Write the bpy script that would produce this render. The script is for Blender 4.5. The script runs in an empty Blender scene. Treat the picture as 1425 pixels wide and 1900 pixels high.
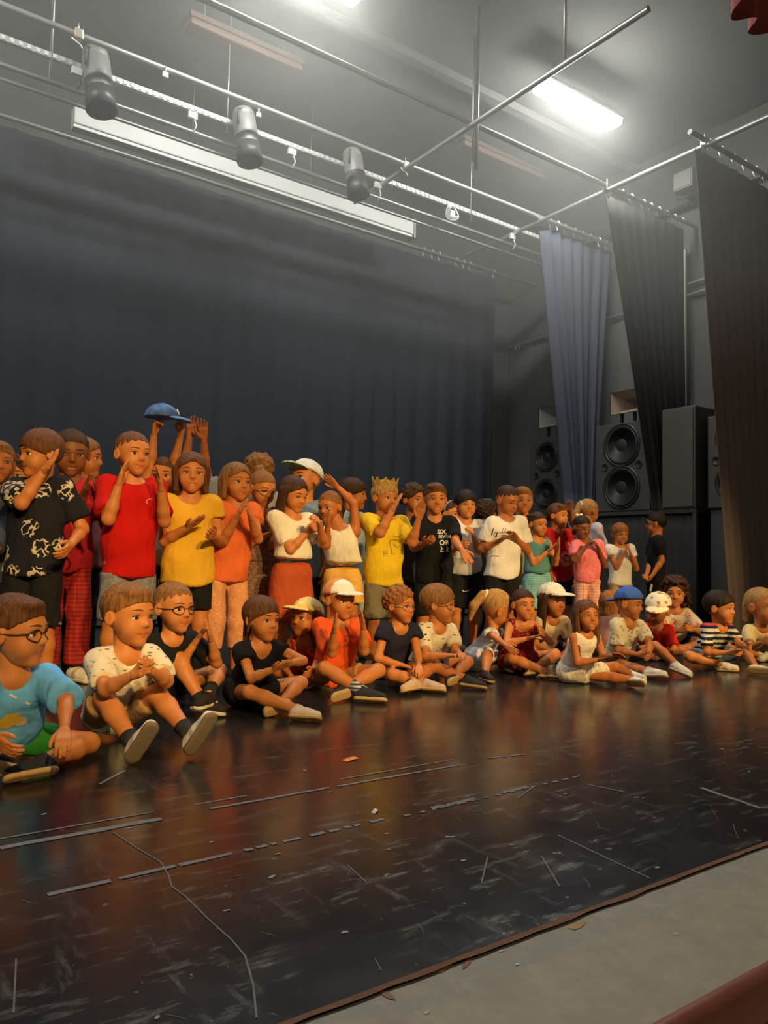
import bpy, bmesh, math, random
import numpy as np
from mathutils import Vector, Matrix
from mathutils.bvhtree import BVHTree

random.seed(7)
SC = bpy.context.scene
COL = SC.collection
PI = math.pi

# ------------------------------------------------------------------ camera
FPX, CX, CY = 1427.0, 712.5, 950.0
CAMZ = 0.72
YAW, PITCH, ROLL = math.radians(35.5), math.radians(3.37), math.radians(1.3)
CAM = np.array([0.0, 0.0, CAMZ])
_h = np.array([math.sin(YAW), math.cos(YAW), 0.0])
FWD = _h * math.cos(PITCH) + np.array([0, 0, math.sin(PITCH)])
_r0 = np.array([math.cos(YAW), -math.sin(YAW), 0.0])
_u0 = np.cross(_r0, FWD)
RGT = _r0 * math.cos(ROLL) + _u0 * math.sin(ROLL)
UPV = _u0 * math.cos(ROLL) - _r0 * math.sin(ROLL)
cam_d = bpy.data.cameras.new('camera')
cam_d.sensor_fit = 'VERTICAL'
cam_d.sensor_height = 24.0
cam_d.lens = FPX / 1900.0 * 24.0
cam_d.clip_start = 0.05
cam_o = bpy.data.objects.new('camera', cam_d)
COL.objects.link(cam_o)
cam_o.matrix_world = Matrix(((RGT[0], UPV[0], -FWD[0], CAM[0]), (RGT[1], UPV[1], -FWD[1], CAM[1]),
                             (RGT[2], UPV[2], -FWD[2], CAM[2]), (0, 0, 0, 1)))
SC.camera = cam_o

# ------------------------------------------------------------------ world, exposure, stage lanterns
SC.view_settings.view_transform = 'Standard'
SC.view_settings.look = 'None'
SC.view_settings.gamma = 1.0
SC.view_settings.use_curve_mapping = False
SC.view_settings.exposure = 0.0
world = bpy.data.worlds.new('hall_gloom')
SC.world = world
world.use_nodes = True
world.node_tree.nodes['Background'].inputs[0].default_value = (1.0, 0.80, 0.62, 1)
world.node_tree.nodes['Background'].inputs[1].default_value = 0.15

TUBE_POWER = 130.0            # emission of the lit fluorescent diffusers
def spot(name, loc, aim, power, color, size, blend, radius):
    l = bpy.data.lights.new(name, 'SPOT')
    l.energy = power; l.color = color; l.spot_size = math.radians(size); l.spot_blend = blend
    l.shadow_soft_size = radius
    o = bpy.data.objects.new(name, l); COL.objects.link(o)
    o.location = loc
    o.rotation_euler = (Vector(aim) - Vector(loc)).to_track_quat('-Z', 'Y').to_euler()
    return o
# warm front-of-house lanterns on the balcony rail in the hall, one per stretch of the children's rows
WARM = (1.0, 0.66, 0.25)
for i, (lx, ax) in enumerate(((-1.2, 0.4), (0.4, 1.7), (2.0, 3.0), (3.6, 4.3), (5.2, 5.6))):
    spot('stage_lantern', (lx, -7.0, 5.3), (ax, 3.4, 0.74), 3250, WARM, 14.0, 0.5, 0.16)

# ------------------------------------------------------------------ pixel helpers
def ray(u, v):
    d = FWD * FPX + RGT * (u - CX) - UPV * (v - CY)
    return d / np.linalg.norm(d)
def atY(u, v, y):
    d = ray(u, v); return CAM + d * (y / d[1])
def atZ(u, v, z):
    d = ray(u, v); return CAM + d * ((z - CAMZ) / d[2])
def atX(u, v, x):
    d = ray(u, v); return CAM + d * (x / d[0])
def V3(*a): return np.array(a, dtype=float)
def nrm(a):
    n = np.linalg.norm(a); return a / n if n > 1e-9 else a

# ------------------------------------------------------------------ materials
_M = {}
def _new(name):
    m = bpy.data.materials.new(name); m.use_nodes = True
    nt = m.node_tree; return m, nt, nt.nodes['Principled BSDF']
def _n(nt, t, **k):
    n = nt.nodes.new(t)
    for a, b in k.items(): setattr(n, a, b)
    return n
def rgb(c): return (c[0], c[1], c[2], 1)
def coords(nt, kind='Object', scale=(1, 1, 1), rot=(0, 0, 0)):
    tc = _n(nt, 'ShaderNodeTexCoord'); mp = _n(nt, 'ShaderNodeMapping')
    mp.inputs['Scale'].default_value = scale; mp.inputs['Rotation'].default_value = rot
    nt.links.new(tc.outputs[kind], mp.inputs[0]); return mp.outputs[0]
def noise(nt, vec, scale, detail=3, rough=.5):
    n = _n(nt, 'ShaderNodeTexNoise'); n.inputs['Scale'].default_value = scale
    n.inputs['Detail'].default_value = detail; n.inputs['Roughness'].default_value = rough
    nt.links.new(vec, n.inputs['Vector']); return n.outputs['Fac']
def ramp(nt, fac, a, b, ca=(0, 0, 0), cb=(1, 1, 1)):
    r = _n(nt, 'ShaderNodeValToRGB')
    r.color_ramp.elements[0].position = a; r.color_ramp.elements[0].color = rgb(ca)
    r.color_ramp.elements[1].position = b; r.color_ramp.elements[1].color = rgb(cb)
    nt.links.new(fac, r.inputs[0]); return r.outputs[0]
def mixc(nt, fac, a, b):
    m = _n(nt, 'ShaderNodeMix', data_type='RGBA')
    for sock, val in ((0, fac), (6, a), (7, b)):
        if isinstance(val, (tuple, list)): m.inputs[sock].default_value = rgb(val)
        elif isinstance(val, (int, float)): m.inputs[sock].default_value = val
        else: nt.links.new(val, m.inputs[sock])
    return m.outputs[2]
def math_(nt, op, a, b=0.0):
    m = _n(nt, 'ShaderNodeMath', operation=op)
    for i, v in enumerate((a, b)):
        if isinstance(v, (int, float)): m.inputs[i].default_value = v
        else: nt.links.new(v, m.inputs[i])
    return m.outputs[0]
def bump(nt, bs, h, strength=.3, dist=.01):
    b = _n(nt, 'ShaderNodeBump'); b.inputs['Strength'].default_value = strength; b.inputs['Distance'].default_value = dist
    nt.links.new(h, b.inputs['Height']); nt.links.new(b.outputs[0], bs.inputs['Normal'])
def plain(name, c, rough=.6, metal=0.0, spec=.5, emit=None, var=0.0):
    if name in _M: return _M[name]
    m, nt, bs = _new(name)
    bs.inputs['Base Color'].default_value = rgb(c); bs.inputs['Roughness'].default_value = rough
    bs.inputs['Metallic'].default_value = metal; bs.inputs['Specular IOR Level'].default_value = spec
    if var:
        f = noise(nt, coords(nt), 9, 4)
        nt.links.new(mixc(nt, f, tuple(x * (1 - var) for x in c), tuple(min(1, x * (1 + var)) for x in c)), bs.inputs['Base Color'])
    if emit:
        bs.inputs['Emission Color'].default_value = rgb(emit[0]); bs.inputs['Emission Strength'].default_value = emit[1]
    _M[name] = m; return m
def fabric(c, kind='plain', c2=(1, 1, 1), scale=40.0, c3=None):
    key = ('fab', c, kind, c2, scale, c3)
    if key in _M: return _M[key]
    m, nt, bs = _new('fabric_%d' % len(_M))
    bs.inputs['Roughness'].default_value = .92; bs.inputs['Specular IOR Level'].default_value = .18
    vec = coords(nt)
    sx = _n(nt, 'ShaderNodeSeparateXYZ'); nt.links.new(vec, sx.inputs[0])
    col = None
    def wavef(axis, sc, duty=.5, off=0.0):
        a = math_(nt, 'FRACT', math_(nt, 'ADD', math_(nt, 'MULTIPLY', sx.outputs[axis], sc), 10.0 + off))
        return math_(nt, 'LESS_THAN', a, duty)
    if kind == 'gingham':
        a = wavef(0, scale); b = wavef(2, scale); c_ = wavef(1, scale)
        s = math_(nt, 'MULTIPLY', math_(nt, 'ADD', math_(nt, 'MAXIMUM', a, c_), b), .5)
        col = mixc(nt, s, c, c2)
    elif kind == 'stripes':
        f = wavef(2, scale); col = mixc(nt, f, c, c2)
    elif kind == 'print':
        v = _n(nt, 'ShaderNodeTexVoronoi', feature='F1'); v.inputs['Scale'].default_value = scale
        nt.links.new(vec, v.inputs['Vector'])
        blob = ramp(nt, v.outputs['Distance'], .38, .44, (1, 1, 1), (0, 0, 0))
        n1 = ramp(nt, math_(nt, 'ABSOLUTE', math_(nt, 'SUBTRACT', noise(nt, vec, scale * 3.6, 1), .5)), .045, .07, (1, 1, 1), (0, 0, 0))
        f = math_(nt, 'MULTIPLY', blob, n1); col = mixc(nt, f, c, c2)
    elif kind == 'specks':
        v = _n(nt, 'ShaderNodeTexVoronoi', feature='F1'); v.inputs['Scale'].default_value = scale
        nt.links.new(coords(nt, scale=(.55, .55, 1.5)), v.inputs['Vector'])
        f = ramp(nt, v.outputs['Distance'], .2, .26, (1, 1, 1), (0, 0, 0)); col = mixc(nt, f, c, c2)
    elif kind == 'floral':
        v = _n(nt, 'ShaderNodeTexVoronoi', feature='F1'); v.inputs['Scale'].default_value = scale
        nt.links.new(vec, v.inputs['Vector'])
        f = ramp(nt, v.outputs['Distance'], .3, .38, (1, 1, 1), (0, 0, 0))
        cc = mixc(nt, noise(nt, vec, scale * .7, 1), c2, c3 or c2); col = mixc(nt, f, c, cc)
    elif kind == 'heather':
        f = ramp(nt, noise(nt, vec, scale, 2, .8), .35, .65); col = mixc(nt, f, c, c2)
    elif kind == 'split':         # one colour above a given height of the thing, another below
        f = math_(nt, 'LESS_THAN', sx.outputs[2], scale); col = mixc(nt, f, c, c2)
    else:
        f = noise(nt, vec, 14, 3); col = mixc(nt, f, tuple(x * .88 for x in c), tuple(min(1, x * 1.1) for x in c))
    nt.links.new(col, bs.inputs['Base Color'])
    w = noise(nt, coords(nt, scale=(1, 1, .6)), 11, 2, .45)
    fine = noise(nt, vec, 420, 1)
    w2 = noise(nt, coords(nt, scale=(1, 1, .5), rot=(.3, .2, 0)), 27, 2, .4)
    bump(nt, bs, math_(nt, 'ADD', math_(nt, 'ADD', w, math_(nt, 'MULTIPLY', w2, .35)), math_(nt, 'MULTIPLY', fine, .05)), .8, .034)
    _M[key] = m; return m
def hairmat(c):
    key = ('hair', c)
    if key in _M: return _M[key]
    m, nt, bs = _new('hair_%d' % len(_M))
    bs.inputs['Roughness'].default_value = .6; bs.inputs['Specular IOR Level'].default_value = .2
    vec = coords(nt, scale=(1, 1, .12))
    f = noise(nt, vec, 130, 3, .6)
    nt.links.new(mixc(nt, ramp(nt, f, .3, .7), tuple(x * .5 for x in c), tuple(min(1, x * 1.35) for x in c)), bs.inputs['Base Color'])
    bump(nt, bs, f, .6, .006)
    _M[key] = m; return m
def skinmat(c):
    key = ('skin', c)
    if key in _M: return _M[key]
    m, nt, bs = _new('skin_%d' % len(_M))
    bs.inputs['Roughness'].default_value = .52; bs.inputs['Specular IOR Level'].default_value = .35
    f = noise(nt, coords(nt), 16, 3)
    nt.links.new(mixc(nt, f, (c[0] * .93, c[1] * .84, c[2] * .8), (min(1, c[0] * 1.05), c[1] * 1.08, c[2] * 1.08)), bs.inputs['Base Color'])
    _M[key] = m; return m

# ------------------------------------------------------------------ mesh helpers
def mk(name, verts, faces, mats, parent=None, smooth=True, midx=None):
    """faces: (n,4) int array, or list of index lists"""
    me = bpy.data.meshes.new(name)
    verts = np.asarray(verts, dtype=np.float32)
    if isinstance(faces, np.ndarray):
        n, k = faces.shape
        me.vertices.add(len(verts)); me.vertices.foreach_set('co', verts.ravel())
        me.loops.add(n * k); me.loops.foreach_set('vertex_index', faces.ravel().astype(np.int32))
        me.polygons.add(n)
        me.polygons.foreach_set('loop_start', np.arange(0, n * k, k, dtype=np.int32))
        try: me.polygons.foreach_set('loop_total', np.full(n, k, dtype=np.int32))
        except Exception: pass
        me.update(calc_edges=True)
    else:
        me.from_pydata([tuple(map(float, v)) for v in verts], [], [list(map(int, f)) for f in faces])
    if not isinstance(mats, (list, tuple)): mats = [mats]
    for m in mats: me.materials.append(m)
    n = len(me.polygons)
    if smooth: me.polygons.foreach_set('use_smooth', np.ones(n, dtype=bool))
    if midx is not None: me.polygons.foreach_set('material_index', np.asarray(midx, dtype=np.int32))
    me.update()
    o = bpy.data.objects.new(name, me); COL.objects.link(o)
    if parent is not None: o.parent = parent
    return o
def tag(o, label=None, cat=None, group=None, kind=None):
    if label: o['label'] = label
    if cat: o['category'] = cat
    if group: o['group'] = group
    if kind: o['kind'] = kind
    return o
def empty(name, loc, label=None, cat=None, group=None, kind=None, rz=0.0):
    o = bpy.data.objects.new(name, None); COL.objects.link(o)
    o.location = tuple(map(float, loc)); o.rotation_euler = (0, 0, rz); o.empty_display_size = .1
    return tag(o, label, cat, group, kind)
class MB:
    """collects boxes, tubes, lathes into one mesh"""
    def __init__(s): s.v = []; s.f = []; s.m = []
    def add(s, vs, fs, mi=0):
        b = len(s.v); s.v += [tuple(map(float, p)) for p in vs]; s.f += [[i + b for i in f] for f in fs]; s.m += [mi] * len(fs); return s
    def box(s, lo, hi, mi=0, bev=0.0):
        x0, y0, z0 = lo; x1, y1, z1 = hi
        if bev <= 0:
            vs = [(x, y, z) for x in (x0, x1) for y in (y0, y1) for z in (z0, z1)]
            return s.add(vs, [(0, 1, 3, 2), (4, 6, 7, 5), (0, 4, 5, 1), (2, 3, 7, 6), (0, 2, 6, 4), (1, 5, 7, 3)], mi)
        bm = bmesh.new(); bmesh.ops.create_cube(bm, size=1.0)
        for v in bm.verts:
            v.co = Vector(((x0 + x1) / 2 + v.co.x * (x1 - x0), (y0 + y1) / 2 + v.co.y * (y1 - y0), (z0 + z1) / 2 + v.co.z * (z1 - z0)))
        bmesh.ops.bevel(bm, geom=list(bm.edges), offset=bev, segments=2, affect='EDGES', profile=.5)
        bm.verts.index_update()
        s.add([v.co for v in bm.verts], [[v.index for v in f.verts] for f in bm.faces], mi); bm.free(); return s
    def tube(s, pts, r, n=8, mi=0, cap=True):
        pts = [np.asarray(p, float) for p in pts]; rs = r if isinstance(r, (list, tuple)) else [r] * len(pts)
        rings = []; up = None
        for i, p in enumerate(pts):
            d = nrm(pts[min(i + 1, len(pts) - 1)] - pts[max(i - 1, 0)])
            if up is None: up = V3(0, 0, 1) if abs(d[2]) < .9 else V3(1, 0, 0)
            a = nrm(np.cross(d, up)); b = np.cross(a, d); up = b
            rings.append([p + rs[i] * (a * math.cos(t) + b * math.sin(t)) for t in [2 * PI * k / n for k in range(n)]])
        vs = [q for R in rings for q in R]; fs = []
        for i in range(len(rings) - 1):
            for k in range(n):
                fs.append((i * n + k, i * n + (k + 1) % n, (i + 1) * n + (k + 1) % n, (i + 1) * n + k))
        if cap: fs += [tuple(range(n - 1, -1, -1)), tuple(range((len(rings) - 1) * n, len(rings) * n))]
        return s.add(vs, fs, mi)
    def lathe(s, prof, o, ax, n=20, mi=0):
        o = np.asarray(o, float); ax = nrm(np.asarray(ax, float))
        t = V3(0, 0, 1) if abs(ax[2]) < .9 else V3(1, 0, 0)
        a = nrm(np.cross(ax, t)); b = np.cross(a, ax)
        vs = []; fs = []
        for (r, h) in prof:
            for k in range(n):
                th = 2 * PI * k / n; vs.append(o + ax * h + r * (a * math.cos(th) + b * math.sin(th)))
        for i in range(len(prof) - 1):
            for k in range(n):
                fs.append((i * n + k, i * n + (k + 1) % n, (i + 1) * n + (k + 1) % n, (i + 1) * n + k))
        fs += [tuple(range(n - 1, -1, -1)), tuple(range((len(prof) - 1) * n, len(prof) * n))]
        return s.add(vs, fs, mi)
    def build(s, name, mats, parent=None, smooth=False, org=(0, 0, 0)):
        v = np.array(s.v) - np.array(org)
        o = mk(name, v, s.f, mats, parent, smooth, s.m); return o
def autosmooth(o, ang=40):
    me = o.data
    me.polygons.foreach_set('use_smooth', np.ones(len(me.polygons), dtype=bool))
    bm = bmesh.new(); bm.from_mesh(me)
    for e in bm.edges:
        if len(e.link_faces) == 2 and e.calc_face_angle(0) > math.radians(ang): e.smooth = False
    bm.to_mesh(me); bm.free(); return o

# ================================================================== THE STAGE
YF, YS = float(np.mean([atZ(520, 1900, 0)[1], atZ(1425, 1565, 0)[1], atZ(1000, 1722, 0)[1]])), float(np.mean([atZ(1230, 1880, 0)[1], atZ(1425, 1785, 0)[1]]))          # edge of the black floor, edge of the grey front strip
ZG = 4.55                     # grid of scaffold pipes
XW, YB, ZC = 7.80, 7.92, 5.62 # right wall, back wall, ceiling
YC = 7.42                     # back curtain

def floor_material():
    m, nt, bs = _new('black_stage_floor')
    vec = coords(nt)
    big = noise(nt, vec, 1.3, 4, .6)
    scuff = ramp(nt, noise(nt, coords(nt, scale=(2.2, 9, 1), rot=(0, 0, .35)), 2.6, 6, .68), .54, .70)
    scuff2 = ramp(nt, noise(nt, coords(nt, scale=(8, 1.6, 1), rot=(0, 0, -.5)), 2.4, 6, .7), .56, .72)
    spl = ramp(nt, noise(nt, vec, 23, 3, .5), .69, .73)
    nearY = _n(nt, 'ShaderNodeSeparateXYZ'); nt.links.new(vec, nearY.inputs[0])
    wear = ramp(nt, math_(nt, 'SUBTRACT', 1.0, math_(nt, 'MULTIPLY', nearY.outputs[1], .32)), .0, .66)   # more foot wear near the stage front
    f = math_(nt, 'MAXIMUM', math_(nt, 'MULTIPLY', scuff, .42), math_(nt, 'MULTIPLY', scuff2, .30))
    f = math_(nt, 'MAXIMUM', f, math_(nt, 'MULTIPLY', spl, .45))
    f = math_(nt, 'MULTIPLY', math_(nt, 'MULTIPLY', f, wear), ramp(nt, noise(nt, vec, 3.1, 3, .6), .34, .60))
    base = mixc(nt, big, (.012, .011, .012), (.022, .021, .022))
    nt.links.new(mixc(nt, f, base, (.48, .50, .46)), bs.inputs['Base Color'])
    r = math_(nt, 'ADD', math_(nt, 'MULTIPLY', noise(nt, vec, 5, 5, .65), .20), .10)
    nt.links.new(math_(nt, 'ADD', r, math_(nt, 'MULTIPLY', f, .35)), bs.inputs['Roughness'])
    bs.inputs['Specular IOR Level'].default_value = .62
    bump(nt, bs, noise(nt, vec, 60, 3), .05, .004)
    return m
def strip_material():
    m, nt, bs = _new('grey_front_strip')
    vec = coords(nt)
    n1 = noise(nt, vec, 14, 6, .7)
    sp = _n(nt, 'ShaderNodeSeparateXYZ'); nt.links.new(vec, sp.inputs[0])
    edge = math_(nt, 'MULTIPLY', ramp(nt, sp.outputs[1], YF - .10, YF - .03), ramp(nt, noise(nt, vec, 30, 5, .75), .42, .62))
    base = mixc(nt, ramp(nt, n1, .3, .7), (.30, .255, .18), (.40, .345, .245))
    col = mixc(nt, edge, base, (.27, .27, .23))
    spk = ramp(nt, noise(nt, vec, 55, 2), .72, .76)
    nt.links.new(mixc(nt, math_(nt, 'MULTIPLY', spk, .5), col, (.35, .32, .27)), bs.inputs['Base Color'])
    bs.inputs['Roughness'].default_value = .55; bs.inputs['Specular IOR Level'].default_value = .4
    bump(nt, bs, n1, .2, .004)
    return m
def noisy(name, c, var, scale, rough, bstr=.1):
    m, nt, bs = _new(name); vec = coords(nt); f = noise(nt, vec, scale, 5, .6)
    nt.links.new(mixc(nt, f, tuple(x * (1 - var) for x in c), tuple(x * (1 + var) for x in c)), bs.inputs['Base Color'])
    bs.inputs['Roughness'].default_value = rough; bump(nt, bs, noise(nt, vec, scale * 9, 3), bstr, .004); return m
M_WALL = noisy('dark_painted_wall', (.105, .105, .098), .25, 3, .85, .3)
M_CEIL = noisy('dark_ceiling', (.10, .102, .098), .15, 2, .9)
M_DRAPE = noisy('black_blue_serge', (.026, .030, .042), .18, 30, .95, .4)
M_LEG = noisy('blue_grey_serge', (.055, .063, .092), .18, 30, .95, .4)
M_DARK2 = noisy('brown_black_serge', (.15, .118, .105), .2, 30, .95, .4)
M_DARK = noisy('black_serge', (.042, .038, .035), .2, 30, .95, .4)
M_RED = noisy('red_velvet', (.22, .035, .02), .3, 25, .9, .4)
M_STEEL = plain('galvanised_steel', (.55, .55, .54), .38, .85)
M_STEELD = plain('dull_steel', (.30, .30, .30), .45, .8)
M_BLACKM = plain('black_enamel', (.035, .035, .036), .45, .2)
M_BLACKB = noisy('black_speaker_paint', (.06, .056, .051), .2, 40, .55, .2)
M_CONE = plain('speaker_cone_paper', (.012, .012, .012), .6)
M_RUB = plain('rubber_surround', (.028, .028, .028), .35)
M_WHITE = plain('white_plastic', (.75, .74, .70), .5)
M_BRASS = plain('brass_clamp', (.55, .50, .38), .4, .8)

fl = MB().box((-5, YF, -.06), (XW, YB, 0)).build('floor', floor_material()); tag(fl, 'glossy worn black stage floor', kind='structure')
st = MB().box((-5, YS, -.06), (XW, YF - .006, -.004)).build('trim_1', strip_material()); tag(st, 'grey painted strip along the stage front', kind='structure')
M_WOODE = noisy('split_wood_edge', (.20, .085, .035), .5, 60, .8)
rng = random.Random(3)
mb = MB()   # splintered bare wood edge between black floor and grey strip
xs = [-5 + i * .05 for i in range(int((XW + 5) / .05) + 1)]
wid = [.001 + .006 * rng.random() for _ in xs]
vs = []; fs = []
for x, w in zip(xs, wid):
    vs += [(x, YF - .006 - w, .0012), (x, YF + .003, .0022)]
for i in range(len(xs) - 1): fs.append((2 * i, 2 * i + 2, 2 * i + 3, 2 * i + 1))
mb.add(vs, fs); o = mb.build('bare_wood_edge', M_WOODE, fl)
M_NOSE = noisy('red_brown_nosing', (.24, .06, .025), .3, 12, .4)
mb = MB()
prof = [(YS + .002, -.004), (YS - .012, .0), (YS - .028, -.008), (YS - .036, -.024), (YS - .036, -.07), (YS + .002, -.07)]
for i, (y, z) in enumerate(prof):
    mb.v += [(-5, y, z), (XW, y, z)]
n = len(prof)
mb.f = [[2 * i, 2 * i + 1, 2 * ((i + 1) % n) + 1, 2 * ((i + 1) % n)] for i in range(n)]; mb.m = [0] * n
tag(autosmooth(mb.build('trim_2', M_NOSE), 50), 'red-brown rounded edge of the stage', kind='structure')
sf = MB().box((-5, YS - .02, -1.0), (XW, YS + .03, -.0705)).build('wall_front', noisy('stage_front_red', (.10, .022, .014), .3, 8, .6))
tag(sf, 'dark red stage front below the edge', kind='structure')
# bare wood patches where the paint of the front strip has chipped
M_CHIP = noisy('chipped_plywood', (.50, .30, .11), .35, 50, .8)
def patch(name, u, v, L, W, seed, mat, parent, z=.0, ang=0.0, label=None):
    r_ = random.Random(seed); c = atZ(u, v, z); vs = [(c[0], c[1], z + .0016)]
    for k in range(14):
        t = 2 * PI * k / 14; q = .6 + .5 * r_.random(); a, b = L / 2 * q * math.cos(t), W / 2 * q * math.sin(t)
        vs.append((c[0] + a * math.cos(ang) - b * math.sin(ang), c[1] + a * math.sin(ang) + b * math.cos(ang), z + .0012))
    o = mk(name, vs, [[0, k + 1, (k + 1) % 14 + 1] for k in range(14)], mat, parent, False)
    if label: o['label'] = label
    return o
patch('paint_chip', 815, 1796, .085, .030, 1, M_CHIP, st, -.004, .15)
patch('paint_chip', 1071, 1718, .055, .024, 2, M_CHIP, st, -.004, .1)
patch('paint_chip', 714, 1844, .016, .055, 5, plain('chip_brown', (.26, .15, .08), .8), st, -.004, .2)
patch('paint_chip', 866, 1788, .05, .012, 6, plain('chip_brown', (.26, .15, .08), .8), st, -.004, .5)
for i, (u, v) in enumerate(((677, 1838), (893, 1768), (930, 1765), (792, 1880), (1254, 1733), (960, 1790))):
    patch('paint_fleck', u, v, .012, .008, 20 + i, plain('fleck_white', (.6, .55, .47), .8), st, -.004)
M_TAPE = noisy('worn_grey_tape', (.19, .18, .17), .35, 40, .5)
def tape(p, q, w, breaks, seed):
    """remains of a tape line along the floor, each piece a thin strip of its own"""
    r_ = random.Random(seed); A = atZ(p[0], p[1], 0); B = atZ(q[0], q[1], 0); d = B - A; s = nrm(np.cross(d, V3(0, 0, 1)))
    for (t0, t1) in breaks:
        k = max(2, int((t1 - t0) * np.linalg.norm(d) / .05)); vs = []
        for i in range(k + 1):
            c = A + d * (t0 + (t1 - t0) * i / k); e0 = w * (.5 - .22 * r_.random()); e1 = w * (.5 - .22 * r_.random())
            vs += [tuple(c + s * e0 + V3(0, 0, .0014)), tuple(c - s * e1 + V3(0, 0, .0014))]
        mk('tape_strip', vs, [[2 * i, 2 * i + 1, 2 * i + 3, 2 * i + 2] for i in range(k)], M_TAPE, fl, False)
tape((0, 1574), (845, 1421), .030, [(.0, .275)], 1)
tape((0, 1557), (845, 1409), .010, [(.0, .26), (.34, .45), (.67, .99)], 2)
tape((0, 1570), (850, 1420), .017, [(.37, .64), (.66, 1.0)], 3)
def dashes(n, lo, hi, seed):
    r_ = random.Random(seed); out = []; t = lo
    while t < hi:
        L = r_.uniform(.008, .03); out.append((t, min(hi, t + L))); t += L + r_.uniform(.004, .02)
    return out
tape((88, 1661), (1090, 1435), .020, [(0, .075), (.085, .16), (.165, .24)] + dashes(0, .26, .52, 4) + [(.60, .63), (.635, .70), (.77, .83)], 4)
tape((100, 1663), (1090, 1437), .012, dashes(0, .54, .98, 8), 7)
tape((905, 1407), (975, 1400), .018, [(0, .5), (.6, 1)], 5)
tape((185, 1455), (232, 1430), .014, [(0, 1)], 6)
tape((1300, 1462), (1425, 1505), .022, [(0, .9)], 9)
M_SCR = noisy('hairline_scratch', (.15, .14, .125), .3, 40, .6)
def scratch_line(pts, w):
    P = [atZ(u, v, 0) for u, v in pts]; vs = []
    P = [p for p in P if p[1] > YF + .01]
    if len(P) < 2: return
    for i, p in enumerate(P):
        d = nrm(P[min(i + 1, len(P) - 1)] - P[max(i - 1, 0)]); s = nrm(np.cross(d, V3(0, 0, 1)))
        vs += [tuple(p + s * w / 2 + V3(0, 0, .0012)), tuple(p - s * w / 2 + V3(0, 0, .0012))]
    mk('scratch', vs, [[2 * i, 2 * i + 1, 2 * i + 3, 2 * i + 2] for i in range(len(P) - 1)], M_SCR, fl, False)
scratch_line([(210, 1545), (255, 1575), (298, 1600), (313, 1625), (318, 1645), (345, 1665), (385, 1705), (430, 1745), (455, 1775), (470, 1830), (476, 1890)], .0035)
scratch_line([(645, 1606), (680, 1638)], .003)
scratch_line([(905, 1590), (893, 1640)], .0035)
scratch_line([(1005, 1590), (1038, 1645)], .004)
scratch_line([(1035, 1550), (1205, 1630)], .005)
scratch_line([(960, 1482), (990, 1460)], .006)
scratch_line([(1085, 1455), (1160, 1470)], .008)
scratch_line([(30, 1780), (25, 1880)], .003)
r_ = random.Random(5)
for i in range(30):
    u, v = r_.uniform(0, 1425), r_.uniform(1480, 1890)
    if atZ(u, v, 0)[1] < YF + .05: continue
    a_ = r_.choice((r_.uniform(-.3, .3), r_.uniform(.9, 1.3))); l_ = r_.uniform(12, 60)
    scratch_line([(u, v), (u + l_ * .5 * math.cos(a_) + r_.uniform(-3, 3), v + l_ * .5 * math.sin(a_)), (u + l_ * math.cos(a_), v + l_ * math.sin(a_))], r_.uniform(.0008, .002))
r_ = random.Random(11)
for i, (u, v) in enumerate(((82, 1511), (240, 1537), (392, 1563), (515, 1585), (718, 1547), (830, 1553), (840, 1553), (722, 1577), (1049, 1473), (1390, 1432), (860, 1597), (950, 1568), (505, 1627), (420, 1690), (1105, 1560), (1220, 1610), (1340, 1390), (565, 1430), (1180, 1480), (640, 1730), (292, 1888), (612, 1470))):
    patch('paint_fleck', u, v, r_.uniform(.012, .024), r_.uniform(.006, .012), 60 + i, plain('fleck_grey', (.33, .33, .31), .7), fl, 0.0, r_.uniform(-.4, .4))
def scrap(u, v, L, W, c, label, name, rz):
    p = atZ(u, v, 0); cc = Matrix.Rotation(rz, 3, 'Z'); vs = []
    for (a, b, z) in ((-1, -1, .001), (0, -1, .004), (1, -.8, .002), (1, 1, .005), (.1, .9, .006), (-1, 1, .002)):
        q = cc @ Vector((a * L / 2, b * W / 2, 0)); vs.append((q.x, q.y, z))
    o = mk(name, vs + [(x, y, z + .0006) for x, y, z in vs], [[0, 5, 4, 1], [1, 4, 3, 2], [6, 7, 10, 11], [7, 8, 9, 10]] + [[i, (i + 1) % 6, 6 + (i + 1) % 6, 6 + i] for i in range(6)], plain('paper_' + name, c, .8), None, False)
    o.location = (p[0], p[1], 0); tag(o, label, 'paper scrap')
scrap(651, 1410, .062, .026, (.85, .25, .04), 'small orange paper scrap lying on the black floor', 'orange_paper_scrap', .2)
scrap(696, 1507, .030, .012, (.85, .80, .70), 'small white paper scrap lying on the floor between the tape lines', 'white_paper_scrap', .6)

w = MB().box((-5, YB, 0), (XW + .2, YB + .2, ZC)).build('wall_back', M_WALL); tag(w, kind='structure')
w = MB().box((XW, YF + .4, 0), (XW + .2, YB, ZC)).build('wall_right', M_WALL); tag(w, 'dark grey side wall of the stage', kind='structure')
w = MB().box((-5.2, YF + .4, 0), (-5, YB, ZC)).build('wall_left', M_WALL); tag(w, kind='structure')
w = MB().box((-5.2, YF + .4, ZC), (XW + .2, YB + .2, ZC + .2)).build('ceiling', M_CEIL); tag(w, 'dark stage ceiling', kind='structure')

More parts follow.
